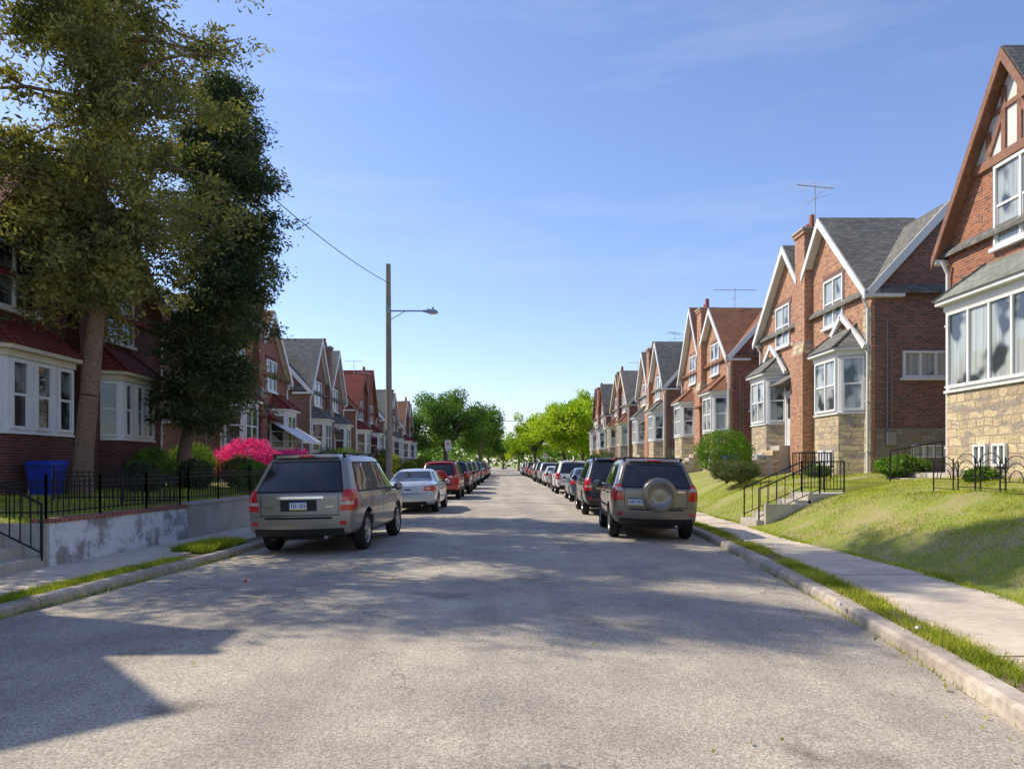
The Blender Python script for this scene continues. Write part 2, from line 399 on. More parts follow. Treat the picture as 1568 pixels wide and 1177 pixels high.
rw4=empty('retaining_wall'); mb=MB(); wallseg(mb,30.5,37,.66,'brick_rust',x=lambda y:cx(y)+6.5,cap='concrete',n=5); wallseg(mb,45,52,.6,'stone_tan',x=lambda y:cx(y)+6.5,cap='concrete',n=5); mb.build('wall_body',rw4)
st=empty('garden_steps'); mb=MB()
for i in range(4):
    x0=wallx(10.5)+.02-i*.31; mb.box(x0-.36-(0 if i<3 else 4.2),x0,9.95,11.15,-.1,WZ+.155*(i+1),'concrete')
mb.box(wallx(10.5)-1.3,wallx(10.5)+.05,11.16,11.21,-.1,.70,'concrete')
mb.build('treads',st)

def fence(name, pts, h, zf, spacing=.12, post=1.6, bar=.014):
    root=empty(name); mb=MB()
    for (x0,y0),(x1,y1) in zip(pts[:-1],pts[1:]):
        L=math.hypot(x1-x0,y1-y0); n=max(1,int(L/spacing))
        for i in range(n+1):
            t=i/n; x=x0+(x1-x0)*t; y=y0+(y1-y0)*t; z=zf(x,y)
            mb.beam((x,y,z+.04),(x,y,z+h+.06),bar,bar,'iron_black')
        npst=max(1,round(L/post))
        for i in range(npst+1):
            t=i/npst; x=x0+(x1-x0)*t; y=y0+(y1-y0)*t; z=zf(x,y)
            mb.beam((x,y,z-.05),(x,y,z+h+.10),.028,.028,'iron_black'); mb.lathe((x,y,z+h+.10),(0,0,1),[(0,-.01),(.022,.01),(.022,.03),(0,.045)],8,'iron_black')
        for hh in (.10,h-.08,h):
            mb.beam((x0,y0,zf(x0,y0)+hh),(x1,y1,zf(x1,y1)+hh),.022,.022,'iron_black')
    mb.build('bars',root); return root
fl=[(wallx(y)-.13,y) for y in (11.3,12.6,14,15.25)]
fence('iron_fence', [(wallx(11.3)-3.2,11.35)]+fl+[(-7.9,15.5)], .56, lambda x,y:.76 if x>wallx(y)-.3 else .74)
fence('iron_fence', [(-9.4,15.6)]+[(wallx(y)-.13,y) for y in (15.6,17,18.8,20.4)], .62, lambda x,y:.80)
fence('iron_fence', [(wallx(9.8)-1.4,9.6),(wallx(9.8)-5.0,9.6)], .7, zL)
def handrail(pts, name='hand_rail', drop=.85, n=7):
    root=empty(name); mb=MB()
    for a,b_ in zip(pts[:-1],pts[1:]):
        a=V(a); b_=V(b_); mb.beam(a,b_,.035,.03,'iron_black'); mb.beam(a-V((0,0,drop-.12)),b_-V((0,0,drop-.12)),.02,.02,'iron_black')
        for i in range(n+1):
            p=a.lerp(b_,i/n); mb.beam(p,p-V((0,0,drop-(0 if i in(0,n) else .12))),.03 if i in (0,n) else .014,.03 if i in (0,n) else .014,'iron_black')
    mb.build('rail',root)
wx=wallx(10.5)
handrail([(wx+.02,11.08,1.0),(wx-1.1,11.08,1.55),(wx-1.6,11.08,1.55)])
st=empty('garden_steps'); mb=MB()
for i in range(5):
    x0=6.32+i*.32; mb.box(x0,x0+(.38 if i<4 else 4.4),SY0,SY1,-.2,WZ+.165*(i+1),'concrete')
mb.box(6.5,8.1,SY0-.14,SY0-.002,-.2,.62,'concrete'); mb.build('treads',st)
st=empty('garden_steps'); mb=MB()
for i in range(3): mb.box(10.6+i*.3,12,SY0+.1,SY1+1.6,.4,.92+.15*(i+1),'concrete')
mb.build('treads',st)
for yy in (SY0+.05,SY1-.05):
    handrail([(6.4,yy,.98),(7.9,yy,1.66),(8.5,yy,1.66)],drop=.8)
handrail([(10.4,SY1+.3,1.95),(11.8,SY1+.3,2.2)])
handrail([(9.2,21.6,1.95),(9.2,23.2,1.95),(10.4,23.2,1.95)],'iron_railing',.8,12)

root=empty('iron_garden_fence'); mb=MB()
for k in range(5):
    y0=11.6+k*.85; x=8.9+.1*k
    for s in (0,.85):
        mb.beam((x,y0+s,zR(x,y0)-.1),(x,y0+s,zR(x,y0)+.62),.02,.02,'iron_black')
    z=zR(x,y0)
    for r_ in (.42,.3,.18):
        prev=None
        for i in range(13):
            t=math.pi*i/12; p=(x,y0+.425+math.cos(t)*r_,z+.25+math.sin(t)*r_*1.1)
            if prev: mb.beam(prev,p,.012,.012,'iron_black')
            prev=p
    mb.beam((x,y0,z+.25),(x,y0+.85,z+.25),.014,.014,'iron_black'); mb.beam((x,y0,z+.05),(x,y0+.85,z+.05),.014,.014,'iron_black')
mb.build('scrolls',root)

# ------------------------------------------------------------------ houses
def frame(o, r, n):
    o=V(o); r=V(r); n=V(n)
    return lambda u,z,d: (o.x+r.x*u+n.x*d, o.y+r.y*u+n.y*d, o.z+z)
def window(T,G,F,u0,u1,z0,z1,d=0,cols=1,mat='white_trim',glass='window_glass',fw=.075,sash=True,sill=True,lintel=None,W=None):
    T.fbox(F,u0,u1,z1-fw,z1,d,d+.07,mat); T.fbox(F,u0,u1,z0,z0+fw,d,d+.07,mat)
    T.fbox(F,u0,u0+fw,z0+fw,z1-fw,d,d+.07,mat); T.fbox(F,u1-fw,u1,z0+fw,z1-fw,d,d+.07,mat)
    w=(u1-u0-2*fw)/cols
    for i in range(cols):
        a=u0+fw+w*i; b_=a+w
        if i: T.fbox(F,a-.035,a+.035,z0+fw,z1-fw,d,d+.062,mat)
        aa=a+(.035 if i else 0); bb=b_-(.035 if i<cols-1 else 0)
        G.fbox(F,aa,bb,z0+fw,z1-fw,d+.002,d+.014,glass)
        if sash:
            zm=(z0+z1)/2
            T.fbox(F,aa,bb,zm-.03,zm+.03,d+.002,d+.045,mat)
            T.fbox(F,aa,aa+.03,z0+fw,zm-.03,d+.002,d+.035,mat); T.fbox(F,bb-.03,bb,z0+fw,zm-.03,d+.002,d+.035,mat)
    if sill: T.fbox(F,u0-.08,u1+.08,z0-.09,z0-.003,d,d+.13,mat)
    if lintel and W: W.fbox(F,u0-.12,u1+.12,z1+.003,z1+.22,d,d+.025,lintel)

def bay(W,T,G,Rf,F,u0,u1,dw,z0,z1,ztop,prot,ch,apron,trim,roof,glass,ground,peak=False,cols=2,wallmat=None,corn=None,sash=True):
    pl=[(u0,dw-.05),(u0+ch,dw+prot),(u1-ch,dw+prot),(u1,dw-.05)]; corn=corn or trim
    P=lambda off,z:[F(u,z,d) for u,d in off]
    W.prism(P(pl,ground),P(pl,z0-.06),apron)
    def grow(e): return [(u0-e,dw-.05),(u0+ch-e*.6,dw+prot+e),(u1-ch+e*.6,dw+prot+e),(u1+e,dw-.05)]
    T.prism(P(grow(.06),z0-.057),P(grow(.06),z0),trim)
    T.prism(P(pl,z0+.003),P(pl,z1),wallmat or trim)
    T.prism(P(grow(.06),z1+.003),P(grow(.06),z1+.16),corn)
    T.prism(P(grow(.22),z1+.163),P(grow(.22),z1+.26),corn)
    o=grow(.27); top=[(u0+ch+.25,dw-.05),(u1-ch-.25,dw-.05)]; zb=z1+.262
    a,b_,c_,d_=[F(u,zb,d) for u,d in o]; e=F(top[0][0],ztop,top[0][1]); f=F(top[1][0],ztop,top[1][1])
    Rf.add([a,b_,c_,d_,e,f],[(0,1,4),(1,2,5,4),(2,3,5),(0,3,2,1),(0,4,5,3)],roof)
    for q in ((b_,e),(c_,f)): Rf.beam(V(q[0])+V((0,0,.02)),V(q[1])+V((0,0,.02)),.09,.05,roof)
    for (p,q,nc) in ((pl[0],pl[1],1),(pl[1],pl[2],cols),(pl[2],pl[3],1)):
        A=V(F(p[0],0,p[1])); B=V(F(q[0],0,q[1])); L=(B-A).length
        if L<.35: continue
        r=(B-A)/L; mid=V(F((u0+u1)/2,0,dw)); n=V((r.y,-r.x,0))
        if n.dot((A+B)/2-mid)<0: n=-n
        F2=frame((A.x,A.y,A.z),r,n)
        if nc==3:
            w3=(L-.18-.5)/3
            for k in range(3):
                a0=.09+k*(w3+.25); window(T,G,F2,a0,a0+w3,z0+.05,z1-.04,.002,1,trim,glass,sill=False)
        else: window(T,G,F2,.09,L-.09,z0+.05,z1-.04,.002,nc,trim,glass,sill=False,sash=sash)
    if peak:
        um=(u0+u1)/2
        for s,e_ in ((u0-.3,um),(u1+.3,um)):
            T.beam(F(s,z1+.2,dw+.20),F(e_,ztop+.35,dw+.20),.10,.17,'white_trim')

def house(side,y0,cfg):
    root=empty('brick_house')
    dz=cfg.get('dz',0)
    F=frame((side*12,y0,dz),(0,1,0),(-side,0,0))
    W,T,G,Rf,D=MB(),MB(),MB(),MB(),MB()
    wf,ws,stn,trim,roof=cfg['wall'],cfg['side'],cfg['stone'],cfg['trim'],cfg['roof']
    bargem=cfg.get('barge',trim); glass=cfg.get('glass','window_glass'); H=7.3
    st_to=cfg.get('stone_to',3.3)
    W.prism([F(0,-.5,0),F(10,-.5,0),F(10,-.5,-12),F(0,-.5,-12)],[F(0,H,0),F(10,H,0),F(10,H,-12),F(0,H,-12)],ws)
    W.prism([F(.001,H-.01,-.001),F(.001,9.9,-2.4),F(.001,H-.01,-4.8)],[F(9.999,H-.01,-.001),F(9.999,9.9,-2.4),F(9.999,H-.01,-4.8)],ws)
    W.fbox(F,-.05,-.002,-.5,2.75,-12,.0,cfg.get('sidestone','stone_grey')); W.fbox(F,10.002,10.05,-.5,2.75,-12,.0,'stone_grey')
    W.fbox(F,-.03,10.03,H+.002,H+.25,-12.03,-4.95,ws)
    def slab(p,q,u0,u1,mat,th=.1):
        (d0,z0),(d1,z1)=p,q
        Rf.prism([F(u0,z0,d0),F(u0,z1,d1),F(u0,z1+th,d1),F(u0,z0+th,d0)],[F(u1,z0,d0),F(u1,z1,d1),F(u1,z1+th,d1),F(u1,z0+th,d0)],mat)
    slab((.28,7.03),(-2.42,9.93),-.16,10.16,roof); slab((-2.38,9.93),(-4.95,7.2),-.16,10.16,roof)
    for uu in (-.19,10.19):
        T.beam(F(uu,7.0,.3),F(uu,9.94,-2.4),.05,.24,bargem); T.beam(F(uu,9.94,-2.4),F(uu,7.16,-4.95),.05,.24,bargem)
        s=-1 if uu<0 else 1
        T.fbox(F,min(uu,uu-s*.14),max(uu,uu-s*.14)+.06,6.9,7.02,-.85,.42,trim)
    for gi,g_ in enumerate(cfg['gables']):
        ua,za,up,zp,ub,zb=g_
        dd=.12
        poly=[(ua,-.5),(ua,za),(up,zp),(ub,zb),(ub,-.5)]
        W.prism([F(u,z,dd) for u,z in poly],[F(u,z,-3.0) for u,z in poly],wf)
        W.fbox(F,ua+.003,ub-.003,-.5,st_to,dd,dd+.045,stn)
        if cfg.get('stone2'): 
            W.fbox(F,ua+.003,ua+.5,st_to+.003,za-.6,dd,dd+.04,stn)
            rr=random.Random(int(y0*10)+gi)
            for k in range(9):
                uu=rr.uniform(ua+.5,ub-.5); zz=rr.uniform(st_to+.02,za-.3); W.fbox(F,uu,uu+rr.uniform(.2,.42),zz,zz+rr.uniform(.12,.2),dd,dd+.02,stn)
        for (ue,ze) in ((ua,za),(ub,zb)):
            sl=(ze-zp)/(ue-up); ext=.22*(1 if ue>up else -1)
            if ue in (ub if gi==0 else ua,): ext*=.3
            ux=ue+ext; zx=ze+sl*ext
            Rf.prism([F(up,zp+.02,.40),F(ux,zx+.02,.40),F(ux,zx+.13,.40),F(up,zp+.15,.40)],[F(up,zp+.02,-3.1),F(ux,zx+.02,-3.1),F(ux,zx+.13,-3.1),F(up,zp+.15,-3.1)],roof)
            T.prism([F(up,zp+.12,.405),F(ux,zx+.10,.405),F(ux,zx-.17,.405),F(up,zp-.20,.405)],[F(up,zp+.12,.46),F(ux,zx+.10,.46),F(ux,zx-.17,.46),F(up,zp-.20,.46)],bargem)
            T.prism([F(up,zp+.0,.125),F(ux,zx-.0,.125),F(ux,zx-.05,.125),F(up,zp-.05,.125)],[F(up,zp+.0,.40),F(ux,zx,.40),F(ux,zx-.05,.40),F(up,zp-.05,.40)],bargem)
        if cfg.get('tudor'):
            zt=cfg['tudor']
            def wid(z):
                l=ua+(up-ua)*(z-za)/(zp-za) if z>za else ua; r=ub+(up-ub)*(z-zb)/(zp-zb) if z>zb else ub
                return l+.06,r-.06
            l,r=wid(zt); T.add([F(l,zt,dd+.03),F(r,zt,dd+.03),F(up,zp-.15,dd+.03)],[(0,1,2)],'stucco')
            T.fbox(F,l-.05,r+.05,zt-.22,zt-.002,dd,dd+.09,'brown_trim')
            for t in (.2,.4,.6,.8):
                uu=l+(r-l)*t; zz=zp-.2-(zp-zt)*abs(uu-up)/max(up-l,r-up)
                if zz-zt>.3: T.fbox(F,uu-.07,uu+.07,zt,zz,dd+.02,dd+.08,'brown_trim')
            T.beam(F(l+(r-l)*.2,zt+.05,dd+.06),F(l+(r-l)*.4,zt+.95,dd+.06),.04,.12,'brown_trim'); T.beam(F(l+(r-l)*.8,zt+.05,dd+.06),F(l+(r-l)*.6,zt+.95,dd+.06),.04,.12,'brown_trim')
            l2,r2=wid(zt+1.0); T.fbox(F,l2,r2,zt+.95,zt+1.07,dd+.02,dd+.082,'brown_trim')
    for (a,b_,z0,z1,cols) in cfg['upwin']:
        window(T,G,F,a,b_,z0,z1,.122,cols,'white_trim',glass,lintel=cfg.get('lintel','brick_brown'),W=W)
    for bb in cfg['bays']:
        nc=cfg.get('baycols',2)
        bay(W,T,G,Rf,F,bb[0],bb[1],.12,bb[2] if len(bb)>2 else 3.3,bb[3] if len(bb)>3 else 5.15,bb[4] if len(bb)>4 else 6.3,cfg.get('prot',.7),cfg.get('ch',.45),cfg.get('apron',stn),cfg.get('baytrim',trim),cfg.get('bayroof',roof),cfg.get('bayglass',glass),-.5,cfg.get('peak',False),nc,cfg.get('baywall'),cfg.get('corn'),cfg.get('baysash',True))
        um=(bb[0]+bb[1])/2; pr=.12+cfg.get('prot',.7)
        for k in (-.55,.1): window(T,G,F,um+k,um+k+.45,1.55,2.05,pr+.001,2,'white_trim','window_glass_dark',fw=.05,sash=False,sill=False)
    for a in cfg.get('doors',(3.35,5.75)):
        dd=.168 if st_to>4 else .125
        D.fbox(F,a,a+.9,2.35,4.45,dd+.05,dd+.09,cfg.get('door','door_wood'))
        for k in (0,1): D.fbox(F,a+.12+k*.36,a+.42+k*.36,2.55,3.2,dd+.09,dd+.105,cfg.get('door','door_wood'))
        D.fbox(F,a+.15,a+.75,3.45,4.25,dd+.091,dd+.1,'window_glass_dark')
        T.fbox(F,a-.1,a-.003,2.35,4.55,dd,dd+.12,trim); T.fbox(F,a+.903,a+1.0,2.35,4.55,dd,dd+.12,trim); T.fbox(F,a-.003,a+.903,4.453,4.55,dd,dd+.12,trim)
        Rf.prism([F(a-.25,4.75,dd),F(a-.25,5.25,dd),F(a-.25,4.75,dd+.8)],[F(a+1.15,4.75,dd),F(a+1.15,5.25,dd),F(a+1.15,4.75,dd+.8)],cfg.get('bayroof',roof))
        for i in range(6): W.fbox(F,a-.05,a+.95,-.4,2.33-.19*i,dd+ (0 if i==0 else .75+.26*(i-1)), dd+.75+.26*i,stn if i%2 else 'concrete')
    if cfg.get('chimney',True):
        u0,u1=cfg.get('chim',(4.5,5.4)); ct=cfg.get('chimtop',10.35)
        W.fbox(F,u0-.15,u1+.15,-.5,5.8,-.3,.55,cfg.get('chimlow',wf)); 
        W.prism([F(u0-.15,5.8,.55),F(u1+.15,5.8,.55),F(u1+.15,5.8,-.3),F(u0-.15,5.8,-.3)],[F(u0,6.3,.42),F(u1,6.3,.42),F(u1,6.3,-.3),F(u0,6.3,-.3)],stn)
        W.fbox(F,u0,u1,6.303,ct,-.45,.42,wf); W.fbox(F,u0-.06,u1+.06,ct+.003,ct+.15,-.5,.48,wf); W.fbox(F,u0-.1,u1+.1,ct+.153,ct+.23,-.55,.53,'concrete')
        for k in (.3,.7):
            p=F(u0+(u1-u0)*k,ct+.23,0); W.cyl(p,(p[0],p[1],p[2]+(.55 if k<.5 else .3)),.13,.11,10,'clay')
    Fs=frame((side*12,y0,dz),(side,0,0),(0,-1,0))
    window(T,G,Fs,.85,2.45,4.35,5.2,0,3,'white_trim',glass,sash=False,lintel='brick_brown',W=W)
    window(T,G,Fs,1.1,2.5,1.8,2.2,.052,4,'white_trim','window_glass',fw=.05,sash=False,sill=False)
    window(T,G,Fs,5.2,6.3,3.9,5.4,0,1,'white_trim',glass); window(T,G,Fs,8.0,9.0,6.0,7.0,0,1,'white_trim',glass)
    T.beam(Fs(.35,1.3,.03),Fs(.35,6.2,.03),.03,.03,'galv'); T.beam(Fs(.5,1.3,.03),Fs(.5,5.2,.03),.025,.025,'galv')
    T.fbox(Fs,.28,.56,2.2,2.6,.055,.2,'galv')
    Fe=frame((side*12,y0+10,dz),(side,0,0),(0,1,0))
    window(T,G,Fe,.85,2.45,4.35,5.2,0,3,'white_trim',glass,sash=False)
    for uu in (.12,9.88):
        dd=.20; T.cyl(F(uu,6.95,.36),F(uu,6.6,dd),.045,.045,8,'white_trim'); T.cyl(F(uu,6.6,dd),F(uu,1.0,dd),.045,.045,8,'white_trim')
        for zz in (2,3.6,5.2): T.fbox(F,uu-.06,uu+.06,zz,zz+.04,.12,.255,'white_trim')
    W.build('walls',root); T.build('trim',root); G.build('windows',root); Rf.build('roof',root); D.build('door',root)
    return root

G_STD=[(.02,7.2,3.3,10.4,4.7,8.8),(5.3,8.8,6.7,10.4,9.98,7.2)]
G_SYM=[(.02,7.4,2.4,10.6,4.7,7.7),(5.3,7.7,7.6,10.6,9.98,7.4)]
G_MIX=[(.02,7.2,3.0,10.1,4.7,8.5),(5.3,8.0,7.2,11.0,9.98,7.0)]
UPW=[(1.9,3.4,6.5,8.2,2),(6.6,8.1,6.5,8.2,2)]
R1=dict(wall='brick_rust',side='brick_brown',stone='stone_tan',stone_to=5.0,trim='white_trim',barge='brown_trim',roof='roof_slate',bayroof='roof_green',
    gables=[(.02,7.3,2.5,11.0,4.9,7.3),(5.0,7.3,7.45,11.1,9.98,7.3)],tudor=8.95,upwin=[(1.6,3.4,6.75,8.7,2),(6.3,8.1,6.75,8.7,2)],
    bays=[(.9,4.2,3.4,5.35,6.5),(5.4,8.75,3.4,5.35,6.5)],prot=.8,ch=.02,chimney=False,doors=(),baycols=4,baysash=False)
R2=dict(wall='brick_orange',side='brick_brown',stone='stone_tan',stone_to=4.4,stone2=True,trim='white_trim',roof='roof_slate',bayroof='roof_slate',
    gables=G_STD,upwin=UPW,bays=[(.35,3.05),(6.95,9.65)],peak=True,door='door_white',doors=(5.75,))
R3=dict(R2,roof='roof_brown',wall='brick_orange',side='brick_red',bayroof='roof_brown',stone2=False,peak=False,door='door_wood',gables=G_MIX,doors=(3.35,))
R4=dict(R2,roof='roof_slate',wall='brick_orange',side='brick_brown',stone_to=5.2,peak=False,gables=G_SYM,upwin=[(1.6,3.2,6.4,8.1,2),(6.8,8.4,6.4,8.1,2)])
R5=dict(R3,roof='roof_slate',trim='cream_trim',stone='stone_grey',wall='brick_brown',gables=G_STD)
R6=dict(R2,gables=G_SYM,tudor=8.6,barge='brown_trim',wall='brick_rust')
base=[R1,R2,R3,R4,R5,R6,R4,R3]
ysR=[9.6,23.6,38.0,52.9,67.6,82.3]
house(1,-5.2,dict(R2))
for i,y in enumerate(ysR): house(1,y,base[i])
GL=[(.02,7.2,3.1,10.3,4.7,8.7),(5.3,8.7,6.9,10.3,9.98,7.2)]
L1=dict(wall='brick_dark',side='brick_dark',stone='brick_dark',stone_to=3.0,trim='white_trim',barge='brown_trim',roof='roof_red',bayroof='roof_red',baytrim='white_trim',corn='cream_trim',sidestone='brick_dark',
    gables=GL,upwin=[(1.2,3.1,6.3,7.9,2),(6.4,8.0,6.3,7.9,2)],bays=[(.3,3.9,3.3,5.0,6.15),(5.4,8.4,3.3,5.0,6.15)],dz=-.95,glass='window_glass_dark',chim=(4.45,5.15),doors=(),lintel='brick_dark',baycols=3,prot=.75,ch=.5)
L2=dict(L1,wall='brick_red',side='brick_brown',stone='stone_grey',barge='white_trim',roof='roof_brown',corn='white_trim',bays=[(.5,3.3),(6.9,9.6)],doors=(3.4,5.75),baycols=2,sidestone='stone_grey')
L3=dict(L2,roof='roof_slate',wall='brick_brown',bayroof='roof_slate',gables=G_SYM); L4=dict(L2,roof='roof_red',bayroof='roof_red',gables=G_MIX,barge='brown_trim'); 
bl=[L1,L2,L3,L4,dict(L3,gables=GL),L2,L4]
for i,y in enumerate([15.9,31.2,46.0,60.7,75.4,90]): house(-1,y,bl[i])
house(-1,1.3,dict(L2,gables=[(.02,7.2,3.1,10.3,4.7,8.7),(5.3,8.7,7.7,10.5,9.98,7.2)],chim=(9.05,9.8),chimtop=9.9))

aw=empty('door_awning'); mb=MB()
for i in range(14):
    y=37.2+i*.28; mb.hexa([(-11.9,y,3.95),(-11.9,y+.25,3.95),(-11.9,y+.25,4.0),(-11.9,y,4.0),(-9.9,y,2.75),(-9.9,y+.25,2.75),(-9.9,y+.25,2.8),(-9.9,y,2.8)],'white_trim')
for y in (37.3,40.9): mb.beam((-9.95,y,2.75),(-9.95,y,.8),.05,.05,'white_trim'); mb.beam((-9.95,y,2.74),(-11.9,y,2.74),.04,.04,'white_trim')
mb.beam((-9.93,37.2,2.72),(-9.93,41.1,2.72),.05,.12,'white_trim')
mb.build('slats',aw)

def antenna(x,y,z,h,w,ang,name='tv_antenna'):
    root=empty(name); mb=MB(); mb.cyl((x,y,z-1.0),(x,y,z+h),.022,.018,6,'galv')
    ca,sa=math.cos(ang),math.sin(ang); p=V((x,y,z+h-.15)); d=V((ca,sa,.03)); s=V((-sa,ca,0))
    mb.beam(p-d*w/2,p+d*w/2,.025,.025,'galv')
    for i in range(8):
        q=p+d*w*(-.48+i*.96/7); l=.55-.035*i; mb.beam(q-s*l,q+s*l,.013,.013,'galv')
    p2=p-V((0,0,.45)); mb.beam(p2-s*.7-d*.3,p2+s*.7+d*.2,.014,.014,'galv'); mb.beam(p2-s*.6+d*.3,p2+s*.6-d*.2,.014,.014,'galv')
    mb.build('aerial',root)
antenna(11.9,27.9,10.9,1.3,1.7,.3); antenna(13.2,41.5,9.9,1.6,2.6,.15); antenna(13.5,57,10,1.8,2,.9); antenna(13.5,72,10,1.6,2,.4)
antenna(-13,66,9.4,1.5,1.6,.4)

lp=empty('street_lamp'); mb=MB(); px,py=-4.92,33
mb.cyl((px,py,-.1),(px-.05,py,10.5),.16,.11,14,'wood_pole')
mb.beam((px,py,8.42),(px+1.6,py,8.42),.06,.06,'galv'); mb.beam((px,py,8.0),(px+.7,py,8.40),.03,.03,'galv'); mb.beam((px-.02,py-.14,8.3),(px-.02,py-.14,8.6),.2,.06,'galv')
mb.cyl((px+1.5,py,8.42),(px+1.72,py,8.40),.05,.07,8,'galv')
mb.prism([(px+1.65,py-.13,8.34),(px+2.2,py-.10,8.34),(px+2.2,py+.10,8.34),(px+1.65,py+.13,8.34)],[(px+1.7,py-.08,8.50),(px+2.1,py-.05,8.46),(px+2.1,py+.05,8.46),(px+1.7,py+.08,8.50)],'galv')
mb.cyl((px+1.95,py,8.5),(px+1.95,py,8.58),.04,.04,8,'plastic_dark')
mb.prism([(px+1.78,py-.09,8.28),(px+2.12,py-.08,8.28),(px+2.12,py+.08,8.28),(px+1.78,py+.09,8.28)],[(px+1.75,py-.11,8.338),(px+2.15,py-.1,8.338),(px+2.15,py+.1,8.338),(px+1.75,py+.11,8.338)],'lamp_clear')
mb.build('pole',lp)
def wire(a,b_,sag,r=.012,n=20,name='overhead_wire'):
    mb=MB(); a=V(a); b_=V(b_); prev=None
    for i in range(n+1):
        t=i/n; p=a.lerp(b_,t)-V((0,0,4*sag*t*(1-t)))
        if prev: mb.cyl(prev,p,r,r,5,'rubber',False)
        prev=p
    mb.build(name)
wire((px,33,9.65),(-7.3,17.5,9.7),.35,.014)
wire((-13,100,8.2),(13,104,8.6),.9,.03)
def sign(x,y,z,ang,name='street_sign'):
    root=empty(name); mb=MB(); mb.cyl((x,y,0),(x,y,z+.5),.03,.03,8,'galv')
    c,s=math.cos(ang),math.sin(ang)
    def q(a,zz,e=0): return (x+a*c+e*s,y+a*s-e*c-.05,zz)
    mb.hexa([q(-.24,z-.3),q(.24,z-.3),q(.24,z+.35),q(-.24,z+.35),q(-.24,z-.3,.02),q(.24,z-.3,.02),q(.24,z+.35,.02),q(-.24,z+.35,.02)],'plate')
    mb.hexa([q(-.14,z+.0,.022),q(.14,z+.0,.022),q(.14,z+.2,.022),q(-.14,z+.2,.022),q(-.14,z+.0,.026),q(.14,z+.0,.026),q(.14,z+.2,.026),q(-.14,z+.2,.026)],'lamp_red')
    mb.build('panel',root)
sign(-4.05,58,3.1,.1); sign(-4.35,63,3.0,-.1); sign(5.9,96,2.6,0)

def bin_(x,y,z):
    root=empty('wheelie_bin'); mb=MB()
    mb.prism([(x-.22,y-.25,z+.05),(x+.22,y-.25,z+.05),(x+.22,y+.25,z+.05),(x-.22,y+.25,z+.05)],[(x-.29,y-.32,z+.85),(x+.29,y-.32,z+.85),(x+.29,y+.34,z+.85),(x-.29,y+.34,z+.85)],'blue_plastic')
    mb.prism([(x-.32,y-.36,z+.853),(x+.32,y-.36,z+.853),(x+.32,y+.38,z+.853),(x-.32,y+.38,z+.853)],[(x-.28,y-.30,z+.94),(x+.28,y-.30,z+.94),(x+.28,y+.34,z+.97),(x-.28,y+.34,z+.97)],'blue_plastic')
    for s in (-.27,.27): mb.cyl((x+s-.03,y+.3,z+.11),(x+s+.03,y+.3,z+.11),.11,.11,14,'rubber')
    mb.cyl((x-.27,y+.42,z+.88),(x+.27,y+.42,z+.88),.02,.02,8,'blue_plastic'); mb.build('bin',root)
bin_(-10.6,17.3,.72); bin_(9.9,31.8,1.0)

# ------------------------------------------------------------------ cars
def body_mesh(sts, wheels, name, wr):
    rows=8; FX=[-.86,-.45,0,.45,.86]; rings=[]
    for (y,zb,zt,ztop,w,wt,yo) in sts:
        h=ztop-zt; Lr=[]
        spec=[(w*.86,zb,0),(w*.96,zb+.10,0),(w*1.0,zb+(zt-zb)*.5,0),(w*.985,zt-.09,0),(w*.955,zt,0)]
        for t in (.12,.85): spec.append((w*.945+(wt-w*.945)*t, zt+h*t, yo*t))
        spec.append((wt, ztop-.02, yo))
        rings.append((y,spec,ztop,wt,yo,zb,w))
    mb=MB(); idx=[]
    for (y,spec,ztop,wt,yo,zb,w) in rings:
        k=len(mb.v)
        for x,z,o in spec: mb.v.append((-x,y+o,z))
        for f in FX: mb.v.append((f*wt,y+yo,ztop+.03*(1-f*f)+.005))
        for x,z,o in reversed(spec): mb.v.append((x,y+o,z))
        for f in reversed(FX): mb.v.append((f*w*.86,y,zb))
        idx.append(k)
    n=26
    for a,b_ in zip(idx[:-1],idx[1:]):
        for i in range(n): mb.f.append([a+i,a+(i+1)%n,b_+(i+1)%n,b_+i])
    for e,(k,sg) in enumerate(((idx[0],-1),(idx[-1],1))):
        y,spec,ztop,wt,yo,zb,w=rings[0 if e==0 else -1]; grid_=[]
        for r in range(rows):
            L=k+r; Rr=k+20-r
            if r==0: mid=[k+21+4-i for i in range(5)]
            elif r==7: mid=[k+8+i for i in range(5)]
            else:
                mid=[]; x,z,o=spec[r]
                for f in FX: mid.append(len(mb.v)); mb.v.append((f*x,y+o+sg*.10*(1-f*f),z))
            grid_.append([L]+mid+[Rr])
        for r in range(rows-1):
            for j in range(6): mb.f.append([grid_[r][j],grid_[r][j+1],grid_[r+1][j+1],grid_[r+1][j]])
    mb.m=[0]*len(mb.f); mb.sm=[True]*len(mb.f); mb.mats=['paint_silver','plastic_dark']
    me=mb.mesh(name); ob=bpy.data.objects.new(name,me); scene.collection.objects.link(ob)
    sb=ob.modifiers.new('s','SUBSURF'); sb.levels=2; sb.render_levels=2
    dg=bpy.context.evaluated_depsgraph_get(); dg.update()
    smooth=bpy.data.meshes.new_from_object(ob.evaluated_get(dg))
    bm=bmesh.new(); bm.from_mesh(smooth); bvh=BVHTree.FromBMesh(bm); bm.free()
    cut=MB()
    for wy in wheels:
        for s in (-1,1): cut.cyl((s*.55,wy,wr),(s*1.2,wy,wr),wr+.065,wr+.065,32,'plastic_dark',True,True)
    cut.mats=['paint_silver','plastic_dark']; cut.m=[1]*len(cut.f)
    co=cut.build('cut')
    bo=ob.modifiers.new('b','BOOLEAN'); bo.operation='DIFFERENCE'; bo.object=co; bo.solver='EXACT'
    dg.update()
    final=bpy.data.meshes.new_from_object(ob.evaluated_get(dg))
    bpy.data.objects.remove(ob); bpy.data.objects.remove(co)
    return final,bvh

